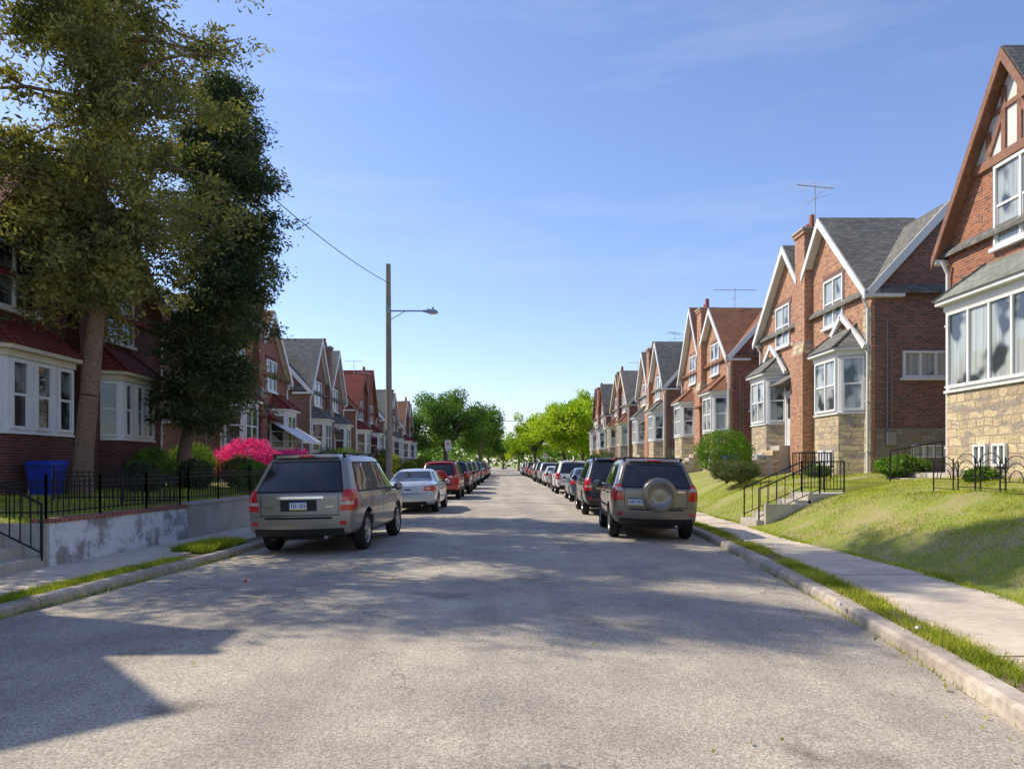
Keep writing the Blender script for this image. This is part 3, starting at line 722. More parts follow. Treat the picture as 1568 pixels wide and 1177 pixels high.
def patch(mb,bvh,axis,c4,off,mat,n=8,m=6):
    pts=[]; ok=[]
    for j in range(m+1):
        for i in range(n+1):
            s,t=i/n,j/m
            a=(c4[0][0]*(1-s)+c4[1][0]*s)*(1-t)+(c4[3][0]*(1-s)+c4[2][0]*s)*t
            b_=(c4[0][1]*(1-s)+c4[1][1]*s)*(1-t)+(c4[3][1]*(1-s)+c4[2][1]*s)*t
            if axis=='rear': o,d=V((a,-3,b_)),V((0,1,0))
            elif axis=='front': o,d=V((a,9,b_)),V((0,-1,0))
            elif axis=='R': o,d=V((3,a,b_)),V((-1,0,0))
            else: o,d=V((-3,a,b_)),V((1,0,0))
            h=bvh.ray_cast(o,d)
            if h[0] is None: pts.append(V((0,0,0))); ok.append(False)
            else:
                nn=h[1]; 
                if nn.dot(d)>0: nn=-nn
                pts.append(h[0]+nn*off); ok.append(True)
    fs=[]
    for j in range(m):
        for i in range(n):
            q=(j*(n+1)+i,j*(n+1)+i+1,(j+1)*(n+1)+i+1,(j+1)*(n+1)+i)
            if all(ok[k] for k in q): fs.append(q)
    mb.add(pts,fs,mat,True)
    dv={'rear':V((0,1,0)),'front':V((0,-1,0)),'R':V((-1,0,0)),'L':V((1,0,0))}[axis]
    bk=[p+dv*(off+.004) for p in pts]; k=len(pts); sk=[]
    edge=[i for i in range(n+1)]+[ (j)*(n+1)+n for j in range(1,m+1)]+[m*(n+1)+i for i in range(n-1,-1,-1)]+[j*(n+1) for j in range(m-1,0,-1)]
    for a,b_ in zip(edge,edge[1:]+edge[:1]):
        if ok[a] and ok[b_]: sk.append((a,b_,k+b_,k+a))
    mb.add(pts+bk,sk,mat,False)
def wheel(mb,s,wy,r,w=.23,xo=.93):
    c=(s*xo,wy,r); ax=(s,0,0); ri=r*.66
    mb.lathe(c,ax,[(ri,-w),(r*.93,-w),(r,-w*.85),(r,-w*.15),(r*.95,-.01),(r*.82,.012),(ri,0),(ri*.96,-.02)],32,'rubber')
    mb.lathe(c,ax,[(ri*.99,-.004),(ri*.92,-.012),(ri*.88,-.06),(ri*.85,-.10)],32,'rim_alloy'); mb.lathe(c,ax,[(ri*.86,-.10),(.0,-.10)],24,'plastic_dark')
    mb.lathe(c,ax,[(.075,-.09),(.07,-.02),(.04,-.008),(0,-.006)],16,'rim_alloy')
    for k in range(5):
        t=2*math.pi*k/5+.3; d=V((0,math.cos(t),math.sin(t))); p=V(c)-V((s*.035,0,0))
        mb.beam(p+d*.05,p+d*ri*.93,.085,.035,'rim_alloy',up=(s,0,0))
def make_car(kind):
    D=MB()
    if kind=='suv':
        L=4.78; wl=(1.02,3.75); wr=.37
        sts=[(.02,.40,1.10,1.60,.93,.68,.36),(.10,.36,1.12,1.72,.985,.715,.36),(.45,.34,1.12,1.775,1.0,.735,.20),(.75,.32,1.12,1.79,1.0,.74,.06),(1.3,.30,1.11,1.80,1.0,.745,0),(2.2,.28,1.09,1.80,1.0,.745,0),(2.75,.28,1.08,1.77,1.0,.735,-.02),(3.0,.28,1.07,1.70,.995,.72,-.02),(3.72,.28,1.05,1.14,.99,.82,0),(3.95,.28,1.03,1.10,.985,.84,0),(4.4,.30,.97,1.04,.96,.80,0),(4.68,.34,.86,.92,.88,.72,0),(4.76,.42,.74,.80,.80,.62,0)]
    elif kind=='suv2':
        L=4.4; wl=(.88,3.45); wr=.36
        sts=[(.02,.42,1.10,1.52,.86,.62,.30),(.10,.38,1.12,1.64,.915,.66,.30),(.40,.36,1.12,1.71,.93,.69,.18),(.70,.34,1.12,1.73,.93,.695,.06),(1.3,.32,1.10,1.735,.93,.70,0),(2.0,.30,1.08,1.72,.93,.70,0),(2.5,.30,1.06,1.68,.93,.69,-.04),(2.72,.30,1.05,1.62,.925,.675,-.04),(3.4,.30,1.03,1.11,.92,.76,0),(3.6,.30,1.01,1.07,.915,.77,0),(4.0,.32,.95,1.0,.89,.72,0),(4.3,.36,.84,.90,.82,.64,0),(4.38,.44,.74,.80,.74,.56,0)]
    else:
        L=4.6; wl=(.98,3.68); wr=.33
        sts=[(.02,.36,.92,.97,.80,.62,.03),(.10,.30,.96,1.03,.88,.68,.02),(.40,.26,.97,1.05,.905,.70,0),(.78,.24,.98,1.07,.91,.70,0),(1.0,.23,.98,1.17,.91,.68,0),(1.45,.22,.98,1.39,.91,.59,0),(1.8,.22,.97,1.44,.91,.585,0),(2.3,.22,.96,1.455,.91,.59,0),(2.65,.22,.95,1.41,.91,.59,0),(3.35,.22,.93,1.03,.905,.70,0),(3.6,.22,.91,.98,.90,.72,0),(4.1,.23,.84,.90,.87,.68,0),(4.48,.27,.72,.78,.78,.58,0),(4.58,.34,.62,.68,.70,.5,0)]
    body,bvh=body_mesh(sts,wl,'car_body',wr)
    W=sts[4][4]
    suv=kind!='sedan'
    g='car_glass'; pd='plastic_dark'
    if suv:
        H=sts[4][3]; zb=1.14; zt=H-.13; k=W/1.0
        patch(D,bvh,'rear',[(-.80*k,zb-.02),(.80*k,zb-.02),(.64*k,zt+.02),(-.64*k,zt+.02)],.004,pd,12,6)
        patch(D,bvh,'rear',[(-.76*k,zb+.01),(.76*k,zb+.01),(.61*k,zt-.01),(-.61*k,zt-.01)],.009,g,12,6)
        patch(D,bvh,'rear',[(-.60*k,zt+.05),(.60*k,zt+.05),(.55*k,H-.035),(-.55*k,H-.035)],.05,'BP',10,2)
        patch(D,bvh,'rear',[(-.14,zt+.055),(.14,zt+.055),(.14,zt+.075),(-.14,zt+.075)],.056,'lamp_red',3,1)
        patch(D,bvh,'rear',[(-.86*k,.44),(.86*k,.44),(.90*k,.70),(-.90*k,.70)],.055,'BP',14,4)
        patch(D,bvh,'rear',[(-.80*k,.40),(.80*k,.40),(.80*k,.50),(-.80*k,.50)],.062,pd,14,2)
        patch(D,bvh,'rear',[(-.60*k,.66),(.60*k,.66),(.60*k,.70),(-.60*k,.70)],.062,pd,10,1)
        for s in (-1,1):
            patch(D,bvh,'rear',[(s*.74*k,.56),(s*.84*k,.56),(s*.84*k,.62),(s*.74*k,.62)],.062,'lamp_red',3,2)
            if kind=='suv':
                patch(D,bvh,'rear',[(s*.73,.80),(s*.955,.80),(s*.93,1.17),(s*.80,1.17)],.012,'lamp_red',6,8); patch(D,bvh,'rear',[(s*.74,.90),(s*.95,.90),(s*.95,.96),(s*.74,.96)],.016,'lamp_clear',5,2)
                sd='R' if s>0 else 'L'; patch(D,bvh,sd,[(.05,.82),(.24,.84),(.30,1.14),(.12,1.17)],.012,'lamp_red',4,6)
            else:
                patch(D,bvh,'rear',[(s*.72*k,.86),(s*.93*k,.86),(s*.88*k,1.20),(s*.78*k,1.20)],.014,'lamp_red',6,8); patch(D,bvh,'rear',[(s*.74*k,1.06),(s*.90*k,1.06),(s*.885*k,1.13),(s*.78*k,1.13)],.018,'lamp_clear',5,2)
                sd='R' if s>0 else 'L'; patch(D,bvh,sd,[(.06,.88),(.22,.90),(.28,1.16),(.14,1.20)],.012,'lamp_red',4,6)
        for s in (-1,1): patch(D,bvh,'rear',[(s*.70*k,.72),(s*.712*k,.72),(s*.712*k,1.11),(s*.70*k,1.11)],.002,pd,1,8)
        patch(D,bvh,'rear',[(-.71*k,.715),(.71*k,.715),(.71*k,.73),(-.71*k,.73)],.003,pd,10,1)
        px0=-.0 if kind=='suv' else -.42
        zz=.90 if kind=='suv' else .84
        if kind=='suv':
            patch(D,bvh,'rear',[(-.45,1.02),(.45,1.02),(.45,1.06),(-.45,1.06)],.02,'chrome',8,1); patch(D,bvh,'rear',[(-.33,.80),(.33,.80),(.33,1.0),(-.33,1.0)],.004,pd,6,3)
            patch(D,bvh,'rear',[(-.62,.86),(-.46,.86),(-.46,.885),(-.62,.885)],.01,'chrome',3,1); patch(D,bvh,'rear',[(.48,.86),(.62,.86),(.62,.885),(.48,.885)],.01,'chrome',3,1)
        hw=.155
        patch(D,bvh,'rear',[(px0-hw,zz-.08),(px0+hw,zz-.08),(px0+hw,zz+.075),(px0-hw,zz+.075)],.016,'plate',4,3)
        patch(D,bvh,'rear',[(px0-hw,zz+.052),(px0+hw,zz+.052),(px0+hw,zz+.075),(px0-hw,zz+.075)],.019,'plate_blue',3,1); patch(D,bvh,'rear',[(px0-hw,zz-.08),(px0+hw,zz-.08),(px0+hw,zz-.065),(px0-hw,zz-.065)],.019,'plate_yellow',3,1)
        for i in range(7):
            if i==3: continue
            a=px0-.122+i*.038; patch(D,bvh,'rear',[(a,zz-.035),(a+.015,zz-.035),(a+.015,zz+.025),(a,zz+.025)],.019,'plate_blue',1,2)
        D.beam((.0,.20,zb+.06),(-.34*k,.26,zb+.16),.02,.02,pd)
        if kind=='suv2':
            c=(.06,-.03,.98); D.lathe(c,(0,-1,0),[(.365,-.16),(.37,.0),(.365,.09),(.33,.125),(.28,.135)],36,'BP'); D.lathe(c,(0,-1,0),[(.28,.135),(.27,.115),(.12,.12),(0,.125)],36,'BP')
            D.lathe(c,(0,-1,0),[(.385,-.12),(.385,-.02),(.37,-.01)],36,pd)
            patch(D,bvh,'rear',[(.45,1.04),(.60,1.04),(.60,1.07),(.45,1.07)],.02,'chrome',3,1)
        fw=sts[8][0]; e=3.0 if kind=='suv' else 2.72
        rb=.55 if kind=='suv' else .50
        mid1=1.35 if kind=='suv' else 1.15; mid2=2.25 if kind=='suv' else 2.0
        for sd in ('R','L'):
            zt2=zt+.0
            patch(D,bvh,sd,[(rb-.12,zb-.03),(fw-.12,zb-.06),(e-.12,zt2+.01),(rb+.14,zt2+.0)],.004,pd,16,5)
            patch(D,bvh,sd,[(rb-.05,zb),(mid1-.05,zb),(mid1-.05,zt2-.03),(rb+.17,zt2-.04)],.009,g,6,5)
            patch(D,bvh,sd,[(mid1+.0,zb),(mid2-.04,zb-.01),(mid2-.04,zt2-.02),(mid1,zt2-.03)],.009,g,6,5)
            patch(D,bvh,sd,[(mid2+.04,zb-.01),(fw-.22,zb-.02),(e-.16,zt2-.03),(mid2+.04,zt2-.02)],.009,g,6,5)
            for q in (mid1-.03,mid2,fw-.25): 
                patch(D,bvh,sd,[(q,.42),(q+.012,.42),(q+.012,zb-.03),(q,zb-.03)],.002,pd,1,8)
            patch(D,bvh,sd,[(wl[0]+.42,.40),(wl[1]-.42,.40),(wl[1]-.42,.52),(wl[0]+.42,.52)],.015,pd if kind=='suv2' else 'BP',10,2)
            for q in (mid1+.06,mid2+.08): patch(D,bvh,sd,[(q,.96),(q+.2,.96),(q+.2,1.0),(q,1.0)],.035,'BP',3,1)
            patch(D,bvh,sd,[(mid1-.2,.66),(fw-.2,.66),(fw-.2,.70),(mid1-.2,.70)],.014,pd if kind=='suv2' else 'BP',12,1)
        patch(D,bvh,'front',[(-.80*k,1.13),(.80*k,1.13),(.63*k,zt+.02),(-.63*k,zt+.02)],.006,g,12,8)
        for s in (-1,1):
            D.beam((s*.66*k,.55,H+.025),(s*.66*k,2.6,H+.03),.035,.03,pd); 
            for q in (.6,1.5,2.5): D.beam((s*.66*k,q,H-.04),(s*.66*k,q,H+.03),.05,.04,pd)
            D.lathe((s*(W+.09),fw-.42,1.13),(0,1,0),[(.0,-.09),(.085,-.085),(.10,0),(.06,.07),(0,.09)],12,'BP'); D.beam((s*(W-.05),fw-.38,1.09),(s*(W+.06),fw-.40,1.10),.05,.04,pd)
            patch(D,bvh,'front',[(s*.48*k,.80),(s*.80*k,.80),(s*.82*k,.93),(s*.50*k,.93)],.01,'lamp_clear',6,4)
        for q in (1.0,2.2): D.beam((-.62*k,q,H+.045),(.62*k,q,H+.045),.05,.02,pd) if kind=='suv2' else None
        patch(D,bvh,'front',[(-.42,.70),(.42,.70),(.42,.90),(-.42,.90)],.01,pd,8,4)
        D.box(-.6,-.5,.0+.12,.5,.26,.32,pd); D.cyl((.45,.05,.33),(.45,.5,.33),.035,.035,10,'galv')
    else:
        patch(D,bvh,'rear',[(-.70,1.07),(.70,1.07),(.54,1.38),(-.54,1.38)],.007,g,12,8)
        patch(D,bvh,'rear',[(-.80,.40),(.80,.40),(.82,.62),(-.82,.62)],.045,'BP',14,4); patch(D,bvh,'rear',[(-.6,.34),(.6,.34),(.6,.42),(-.6,.42)],.052,pd,10,2)
        for s in (-1,1):
            patch(D,bvh,'rear',[(s*.50,.76),(s*.83,.74),(s*.82,.92),(s*.54,.90)],.012,'lamp_red',8,4); patch(D,bvh,'rear',[(s*.60,.80),(s*.75,.80),(s*.75,.85),(s*.60,.85)],.016,'lamp_clear',4,1)
            sd='R' if s>0 else 'L'; patch(D,bvh,sd,[(.08,.75),(.34,.80),(.30,.90),(.10,.92)],.012,'lamp_red',4,4)
            D.lathe((s*1.0,2.95,1.0),(0,1,0),[(.0,-.08),(.07,-.075),(.085,0),(.05,.06),(0,.08)],12,'BP'); D.beam((s*.86,2.98,.97),(s*.95,2.97,.97),.05,.04,pd)
            patch(D,bvh,'front',[(s*.42,.60),(s*.72,.60),(s*.72,.74),(s*.46,.72)],.01,'lamp_clear',6,4)
        patch(D,bvh,'rear',[(-.16,.72),(.16,.72),(.16,.87),(-.16,.87)],.016,'plate',4,3); patch(D,bvh,'rear',[(-.11,.77),(.11,.77),(.11,.82),(-.11,.82)],.019,'plate_blue',3,1)
        patch(D,bvh,'rear',[(-.38,.90),(.38,.90),(.38,.925),(-.38,.925)],.02,'chrome',8,1)
        patch(D,bvh,'rear',[(-.62,.655),(.62,.655),(.62,.665),(-.62,.665)],.003,pd,8,1)
        for sd in ('R','L'):
            patch(D,bvh,sd,[(1.05,1.0),(3.25,.98),(2.55,1.36),(1.60,1.36)],.004,pd,16,5)
            patch(D,bvh,sd,[(1.22,1.02),(2.02,1.01),(2.02,1.34),(1.66,1.34)],.009,g,6,5); patch(D,bvh,sd,[(2.10,1.01),(3.12,1.0),(2.54,1.34),(2.10,1.34)],.009,g,6,5)
            for q in (1.3,2.05,3.0): patch(D,bvh,sd,[(q,.36),(q+.012,.36),(q+.012,.97),(q,.97)],.002,pd,1,8)
            for q in (1.4,2.15): patch(D,bvh,sd,[(q,.86),(q+.2,.86),(q+.2,.89),(q,.89)],.03,'BP',3,1)
        patch(D,bvh,'front',[(-.72,1.0),(.72,1.0),(.55,1.38),(-.55,1.38)],.006,g,12,8); patch(D,bvh,'front',[(-.36,.5),(.36,.5),(.36,.66),(-.36,.66)],.01,pd,8,4)
        D.cyl((.45,.05,.28),(.45,.5,.28),.03,.03,10,'galv')
    for wy in wl:
        for s in (-1,1): wheel(D,s,wy,wr,.22,W-.03)
    D.box(-W*.72,W*.72,.5,L-.5,.24 if suv else .18,.30 if suv else .24,pd)
    return body,D,kind
MATS['BP']=MATS['paint_silver']
CACHE={}
def car(kind,y,side,paintn,gap=.32,name=None):
    if kind not in CACHE:
        body,D,_=make_car(kind); CACHE[kind]=(body,D.mesh('car_details',False),D.mats[:])
    body,det,mats=CACHE[kind]; W={'suv':1.0,'suv2':.93,'sedan':.91}[kind]
    off=side*(4.6-gap-W); x=cx(y+2.3)+off; h=hd(y+2.3); z=zroad(off)
    root=empty(name or ('parked_sedan' if kind=='sedan' else 'parked_suv'))
    root.location=(x-math.sin(h)*2.3, y, z); root.rotation_euler=(0, side*.022, -h)
    b_=bpy.data.objects.new('body',body); scene.collection.objects.link(b_); b_.parent=root
    d_=bpy.data.objects.new('glass_lights_wheels',det); scene.collection.objects.link(d_); d_.parent=root
    for o in (b_,d_):
        for i,sl in enumerate(o.material_slots):
            if (o is b_ and i==0) or (o is d_ and mats[i]=='BP'):
                sl.link='OBJECT'; sl.material=MATS[paintn]
    return root
car('suv',13.2,-1,'paint_silver',.30); car('sedan',24.3,-1,'paint_lightblue',.3); car('suv2',33.6,-1,'paint_red',.3)
car('suv2',15.7,1,'paint_grey',.32); car('suv',22.8,1,'paint_black',.35); car('sedan',31.2,1,'paint_blue',.4); car('suv',39.5,1,'paint_white',.35)
pl=['paint_black','paint_darkgrey','paint_silver','paint_blue','paint_white','paint_darkgrey','paint_red','paint_black','paint_lightblue']
y=39.8; i=0
while y<118:
    car(R.choice(['suv','sedan','suv2']),y,-1,pl[i%9],R.uniform(.2,.45)); y+=6.0+R.uniform(0,1.4)*(1 if R.random()<.8 else 3); i+=1
y=47.5; i=2
while y<120:
    car(R.choice(['sedan','suv2','sedan','suv']),y,1,pl[(i*4+1)%9],R.uniform(.2,.5)); y+=6.0+R.uniform(0,1.6); i+=1

# ------------------------------------------------------------------ vegetation
def limb(mb,pts,r0,r1,mat,n=9):
    N=len(pts)
    for i in range(N-1):
        a=r0+(r1-r0)*i/(N-1); b_=r0+(r1-r0)*(i+1)/(N-1)
        mb.cyl(pts[i],pts[i+1],a,b_,n,mat,False)
def conifer(name,path,r0,zmin,zmax,rad,nb,ncl,nl,leafm,ll,lw,bark,droop=.1,seed=1,sig=.28,trunks=None,inner=.28):
    rr=random.Random(seed); root=empty(name); mb=MB(); P=[V(p) for p in path]
    def at(z):
        for a,b_ in zip(P[:-1],P[1:]):
            if a.z<=z<=b_.z: return a.lerp(b_,(z-a.z)/(b_.z-a.z))
        return P[-1].copy() if z>P[-1].z else P[0].copy()
    zs=[P[0].z+(P[-1].z-P[0].z)*i/14 for i in range(15)]
    pts=[at(z)+V((rr.uniform(-.05,.05),rr.uniform(-.05,.05),0)) for z in zs]; pts[0]=P[0]
    for i in range(14):
        t0,t1=i/14,(i+1)/14; f=lambda t:r0*((1-t)**.8*.85+.06)+ (r0*.35*max(0,1-t*14))
        mb.cyl(pts[i],pts[i+1],f(t0),f(t1),12,bark,False)
    C=[];B=[]
    for k in range(nb):
        z=zmin+(zmax-zmin)*((k+rr.random())/nb); c=at(z); az=rr.uniform(0,2*math.pi); Rr=rad(z,az)*rr.uniform(.5,1.12)
        if Rr<.2: continue
        d=V((math.cos(az),math.sin(az),0)); rise=rr.uniform(-.1,.45)-droop
        path_=[c]
        for j in range(1,6):
            t=j/5; p=c+d*Rr*t+V((0,0,Rr*(rise*t-droop*t*t)))+V((rr.uniform(-.1,.1),rr.uniform(-.1,.1),rr.uniform(-.08,.08)))*Rr*.4; path_.append(p)
        limb(mb,path_,max(.02,.045*(Rr/2.5)),.01,bark,5)
        for j in range(ncl):
            t=inner+(1.03-inner)*rr.random()**.8; q=t*5; i0=min(4,int(q)); p=path_[i0].lerp(path_[min(5,i0+1)],q-i0)+V((rr.gauss(0,.25),rr.gauss(0,.25),rr.gauss(0,.2)))
            n=int(nl*rr.uniform(.6,1.4)); s=sig*rr.uniform(.6,1.25)
            C.append(np.array(p)+rng.normal(size=(n,3))*np.array([s,s,s*.5])); 
            bdir=np.array([d.x,d.y,.15-droop*1.6]); B.append(np.tile(bdir,(n,1)))
    C=np.concatenate(C); B=np.concatenate(B)
    mb.build('trunk',root); leaves('foliage',C,ll,lw,leafm,root,B,.7); return root
def rad1(z,az):
    if z<6.6: r=2.5
    elif z<14: r=3.3
    else: r=3.3*max(.05,(19.5-z)/5.5)
    if math.sin(az)<-.6: r*=.8
    return r
conifer('cedar_tree',[(-10.25,18,.6),(-10.0,18,3),(-9.75,18.1,6),(-9.9,18.2,10),(-9.8,18,14),(-9.8,18,19.2)],.26,5.3,19,rad1,215,11,44,'leaf_cedar',.165,.06,'bark',.02,3,.22,inner=.06)
def rad2(z,az):
    if z<9.5: r=1.6
    elif z<11.5: r=2.0
    else: r=2.0*max(.05,(14-z)/2.5)
    if math.cos(az)>.3: r*=.88
    return r
conifer('cedar_tree',[(-10.35,23.6,.7),(-10.0,23.6,2.5),(-9.2,23.6,5),(-8.7,23.6,8),(-8.7,23.6,11),(-8.9,23.6,13.9)],.24,3.2,13.8,rad2,160,9,66,'leaf_cedar_dark',.17,.055,'bark',.32,5,.22,inner=.15)
conifer('cedar_tree',[(-13.0,14.4,.5),(-12.8,14.4,5),(-12.7,14.4,16)],.3,7,16,lambda z,a:2.6*max(.1,min(1,(17-z)/5)),80,9,50,'leaf_cedar',.17,.055,'bark',.05,8,.26)

def broadleaf(name,x,y,z0,h,r,mat,seed,nl=9000,ls=.32,bark='bark_grey',low=.2):
    rr=random.Random(seed); root=empty(name); mb=MB(); cz=z0+h*(low+ (1-low)/2); rz=h*(1-low)/2
    limb(mb,[V((x,y,z0-.3)),V((x+.1,y,z0+h*.2)),V((x-.1,y,z0+h*.4)),V((x,y,z0+h*.75))],r*.07,r*.02,bark)
    C=[];B=[]
    nL=54
    for k in range(nL):
        d=V((rr.gauss(0,1),rr.gauss(0,1),rr.gauss(0,1))).normalized(); q=rr.uniform(.3,.9); 
        c=V((x+d.x*r*q,y+d.y*r*q,cz+d.z*rz*q)); lr=r*rr.uniform(.16,.30)
        limb(mb,[V((x,y,z0+h*.3)),V((x,y,z0+h*.45)).lerp(c,.5),c],r*.03,r*.008,bark,5)
        n=int(nl/nL*rr.uniform(.7,1.3)); v=rng.normal(size=(n,3)); v/=np.linalg.norm(v,axis=1)[:,None]
        rad_=(lr*rng.uniform(.4,1.15,n))[:,None]; C.append(np.array(c)+v*rad_*np.array([1,1,.8])); B.append(v)
    mb.build('trunk',root); leaves('foliage',np.concatenate(C),ls,ls*.55,mat,root,np.concatenate(B),.4)
broadleaf('maple_tree',-8.0,108,0,13.0,6.5,'leaf_maple',11,20000,.34)
broadleaf('maple_tree',-13,101,0,9,4.5,'leaf_maple',12,8000,.34)
broadleaf('maple_tree',-3.5,128,0,12.5,5.5,'leaf_maple',13,11000,.4)
broadleaf('maple_tree',9.0,104,0,11.6,5.5,'leaf_lime',14,16000,.34)
broadleaf('maple_tree',12.5,112,0,13.0,5.0,'leaf_lime',15,12000,.36)
broadleaf('maple_tree',6.0,126,0,11.5,5.0,'leaf_lime',16,10000,.38)
broadleaf('maple_tree',15,100,0,9.0,3.8,'leaf_olive',17,7000,.3)
broadleaf('maple_tree',-2.5,165,0,10,4.5,'leaf_maple',18,6000,.45)
broadleaf('maple_tree',4.5,175,0,9.5,4.8,'leaf_lime',19,6000,.45)
broadleaf('maple_tree',1.0,215,0,9,5,'leaf_olive',20,5000,.55)
C=[];B=[]
for k in range(150):
    x=R.uniform(-110,110); y=R.uniform(150,240); 
    if abs(x-.9)<6: 
        if y<220: continue
    h=R.uniform(5,9); r=R.uniform(4,7)
    n=170; v=rng.normal(size=(n,3)); v/=np.linalg.norm(v,axis=1)[:,None]; C.append(np.array([x,y,h*.55])+v*np.array([r,r,h*.5])*rng.uniform(.75,1.05,n)[:,None]); B.append(v)
leaves('distant_trees',np.concatenate(C),1.1,.8,'leaf_maple',None,np.concatenate(B),.3)

def bush(name,x,y,z,rx,rz,mat,n=6000,ls=.06,seed=1):
    root=empty(name); mb=MB()
    for k in range(6):
        a=k*1.05; mb.cyl((x,y,z-.1),(x+math.cos(a)*rx*.6,y+math.sin(a)*rx*.6,z+rz*1.1),.03,.01,5,'bark_grey',False)
    mb.build('stems',root)
    v=rng.normal(size=(n,3)); v/=np.linalg.norm(v,axis=1)[:,None]
    ph=seed*1.7; bumpy=1+.10*np.sin(v[:,0]*5+ph)*np.cos(v[:,1]*6+ph)+.07*np.sin(v[:,2]*9+ph*2)+.05*np.sin(v[:,0]*13+v[:,1]*11)
    rad_=(bumpy*rng.uniform(.72,1.03,n))[:,None]
    P=np.array([x,y,z+rz])+v*rad_*np.array([rx,rx,rz])
    P=P[P[:,2]>z-.05]
    leaves('foliage',P,ls,ls*.5,mat,root,v[:len(P)],.0)
bush('round_bush',9.1,30,1.2,1.12,.88,'leaf_bush',14000,.07,2); bush('hedge',8.3,25.5,1.0,.65,.35,'leaf_cedar_dark',6000,.06,3); bush('hedge',8.2,26.7,1.0,.6,.38,'leaf_cedar_dark',6000,.06,4)
bush('shrub',11.2,20.6,1.25,.65,.28,'leaf_bush',6000,.09,5); bush('shrub',10.6,24.6,1.15,.4,.2,'leaf_bush',3000,.07,6)
bush('shrub',10.7,16.4,1.15,.35,.18,'leaf_bush',2500,.07,16); bush('shrub',11.0,34.6,1.2,.8,.7,'leaf_bush',7000,.08,26)
bush('azalea_bush',-9.4,27.6,.85,1.2,.82,'leaf_azalea',15000,.08,7); bush('azalea_bush',-8.0,28.6,.8,.9,.66,'leaf_azalea',9000,.08,9)
for k,(x,y,rx,rz) in enumerate([(-9.6,19.9,.42,.45),(-10.3,21.9,.7,.62),(-9.4,22.8,.55,.5),(-10.9,26.2,.95,.75),(-8.6,24.6,.65,.55),(-7.6,22.9,.6,.42),(-8.3,36,.9,.8),(-9,43,1.1,.9)]):
    bush('evergreen_bush',x,y,.78,rx,rz,'leaf_bush' if k%2 else 'leaf_cedar_dark',7000,.07,10+k)
for k in range(16):
    y=R.uniform(44,96); s=R.choice((-1,1)); x=s*R.uniform(8.3,10.8)
    bush('garden_shrub',x,y,.85 if s<0 else 1.0,R.uniform(.5,1.1),R.uniform(.4,.9),R.choice(['leaf_bush','leaf_cedar_dark','leaf_olive']),2500,.13,30+k)

def grass(name,n,fxy,zf,h,mat,w=.008,patchy=True):
    xy=fxy(n); 
    if patchy:
        a=np.sin(xy[:,0]*3.1+xy[:,1]*1.3)+np.sin(xy[:,1]*2.7-xy[:,0]*2.2)+np.sin(xy[:,1]*.7+1)+rng.normal(size=len(xy))*.9; xy=xy[a>-.7]
    z=np.array([zf(x,y) for x,y in xy]); b_=np.column_stack([xy,z-.004]); n=len(b_)
    t=rng.uniform(0,2*np.pi,n); s=np.column_stack([np.cos(t),np.sin(t),np.zeros(n)])*w
    hh=h*rng.uniform(.4,1.3,n); lean=rng.normal(size=(n,2))*.45
    tip=b_+np.column_stack([lean[:,0]*hh,lean[:,1]*hh,hh])
    return quads_np(name,np.stack([b_-s,b_+s,tip],axis=1),mat,None,True)
cxv=np.vectorize(cx); wRv=np.vectorize(walkR)
def f_strip(o0,o1,y0,y1,p=1.0):
    def f(n):
        y=y0+(y1-y0)*rng.random(n)**p; o=rng.uniform(o0,o1,n); return np.column_stack([cxv(y)+o,y])
    return f
def clean(f,side):
    def g_(n):
        xy=f(n); m_=~((xy[:,1]>SY0-.05)&(xy[:,1]<SY1+.05)) if side>0 else ~((xy[:,1]>9.85)&(xy[:,1]<11.25)); return xy[m_]
    return g_
grass('verge_grass',28000,f_strip(4.80,5.13,2,30,1.5),lambda x,y:.02,.08,'grass_blade',.006)
grass('verge_grass',9000,f_strip(4.74,5.24,3,18,1.2),lambda x,y:.035,.055,'grass_dry',.005)
grass('verge_grass',14000,f_strip(-5.16,-4.79,5,12.2),lambda x,y:.02,.075,'grass_blade',.006)
grass('verge_grass',5000,f_strip(-5.5,-4.85,13.0,14.6),lambda x,y:.04,.14,'grass_blade',.009,False)
def f_bank(n):
    y=4+24*rng.random(n)**1.1; o=rng.random(n)**.8*6; return np.column_stack([cxv(y)+wRv(y)+o,y])
grass('lawn_grass',95000,clean(f_bank,1),zR,.05,'grass_blade',.007); grass('lawn_grass',40000,clean(f_bank,1),zR,.045,'grass_dry',.006)
grass('walk_edge_grass',9000,clean(lambda n:(lambda y:np.column_stack([cxv(y)+wRv(y)+rng.normal(size=n)*.05,y]))(3+22*rng.random(n)),1),lambda x,y:WZ,.07,'grass_blade',.006)
def f_ly(n):
    y=rng.uniform(5,24,n); o=rng.random(n)*5; return np.column_stack([cxv(y)-6.55-o,y])
grass('lawn_grass',30000,clean(f_ly,-1),zL,.07,'grass_blade',.008,False)
grass('kerb_weeds',3500,f_strip(-4.66,-4.56,6,20,1),lambda x,y:-.08,.07,'grass_blade',.005); grass('kerb_weeds',2500,f_strip(4.57,4.64,3,20,1.3),lambda x,y:-.08,.05,'grass_blade',.005)
lt=[]
for k in range(420):
    y=R.uniform(3,20); o=R.choice((-1,1))*(4.55-abs(R.gauss(0,.3))) if R.random()<.8 else R.uniform(-4,4); lt.append((cx(y)+o,y,zroad(o)+.006))
leaves('fallen_leaves',np.array(lt),.045,.025,'grass_dry')
mb=MB(); x,y=-3.5,10.2; mb.lathe((x,y,zroad(3.0)),(0,0,1),[(.018,0),(.022,.045),(.0,.045)],10,'lamp_red'); mb.box(x-.02,x+.03,y+.1,y+.14,zroad(3)+.0,zroad(3)+.015,'white_trim'); mb.build('litter_cup')
mb=MB()
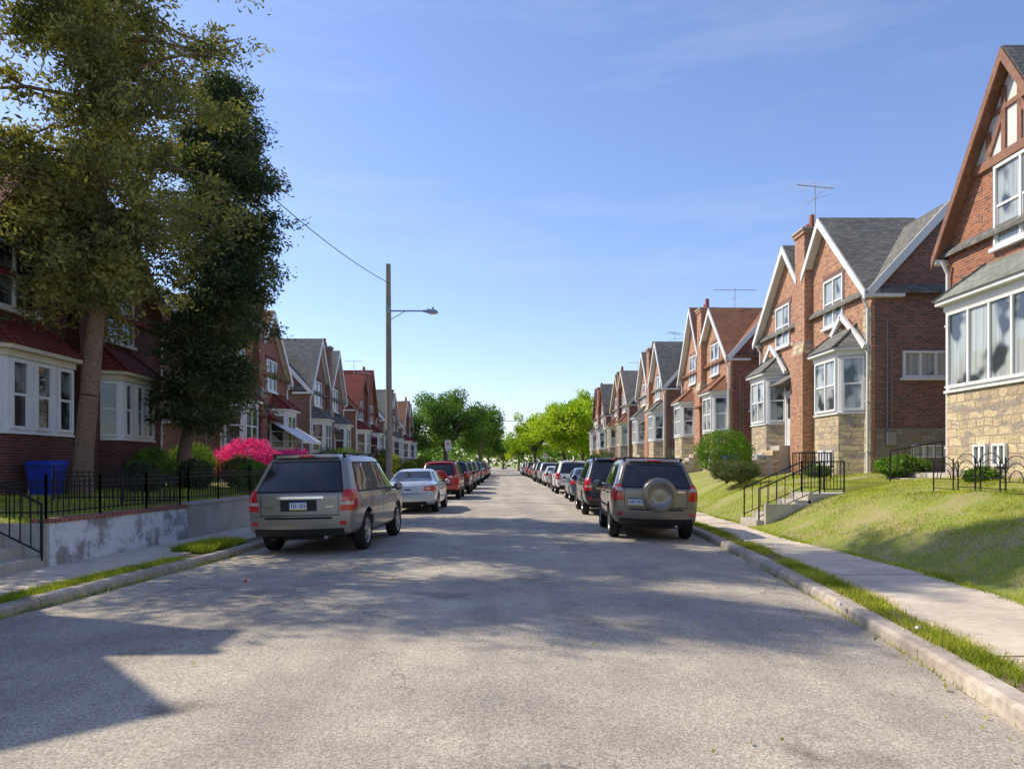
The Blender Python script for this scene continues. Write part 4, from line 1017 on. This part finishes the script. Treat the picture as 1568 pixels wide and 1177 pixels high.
for (x,y,z) in ((3.72,8.1,.05),(5.2,13.9,.07),(3.9,6.9,.06)): mb.prism([(x,y,z),(x+.05,y+.02,z),(x+.04,y+.06,z),(x-.01,y+.04,z)],[(x+.01,y+.01,z+.025),(x+.04,y+.02,z+.03),(x+.03,y+.04,z+.02),(x,y+.03,z+.025)],'white_trim')
mb.build('litter_paper')

# ------------------------------------------------------------------ light, sky, camera
el=math.radians(43); A=math.radians(24)
sv=V((-math.cos(A)*math.cos(el), math.sin(A)*math.cos(el), math.sin(el)))
sd=bpy.data.lights.new('sun','SUN'); sd.energy=5.0; sd.angle=math.radians(.5); sd.color=(1,.90,.74)
so=bpy.data.objects.new('sun',sd); scene.collection.objects.link(so); so.rotation_euler=sv.to_track_quat('Z','Y').to_euler()
w=bpy.data.worlds.new('World'); scene.world=w; w.use_nodes=True; nt=w.node_tree
bg=nt.nodes['Background']; sky=nt.nodes.new('ShaderNodeTexSky'); sky.sky_type='NISHITA'; sky.sun_disc=False
sky.sun_elevation=el; sky.sun_rotation=math.atan2(sv.x,sv.y)%(2*math.pi); sky.altitude=50; sky.air_density=1.0; sky.dust_density=.5; sky.ozone_density=2.2
tc=nt.nodes.new('ShaderNodeTexCoord'); mp=nt.nodes.new('ShaderNodeMapping'); mp.inputs['Scale'].default_value=(1.5,1.5,9); mp.inputs['Rotation'].default_value=(.12,.1,0)
nt.links.new(tc.outputs['Generated'],mp.inputs[0]); cn=noise(nt,mp.outputs[0],1.6,6,.62)
cf=ramp(nt,cn.outputs[0],.52,.85)
skyc=mixc(nt,1.0,sky.outputs[0],(1.30,1.28,1.50),'MULTIPLY')
nt.links.new(mixc(nt,mul(nt,cf,.24),skyc,(6.2,6.5,6.8)),bg.inputs[0]); bg.inputs[1].default_value=.14
cam=bpy.data.cameras.new('camera'); co=bpy.data.objects.new('camera',cam); scene.collection.objects.link(co); scene.camera=co
co.location=(0,0,1.6); co.rotation_euler=(math.radians(90),0,0); cam.sensor_width=36; cam.lens=26; cam.shift_x=.0121; cam.shift_y=.0775; cam.clip_end=5000; cam.clip_start=.05
scene.view_settings.view_transform='Standard'; scene.view_settings.look='None'; scene.view_settings.exposure=0
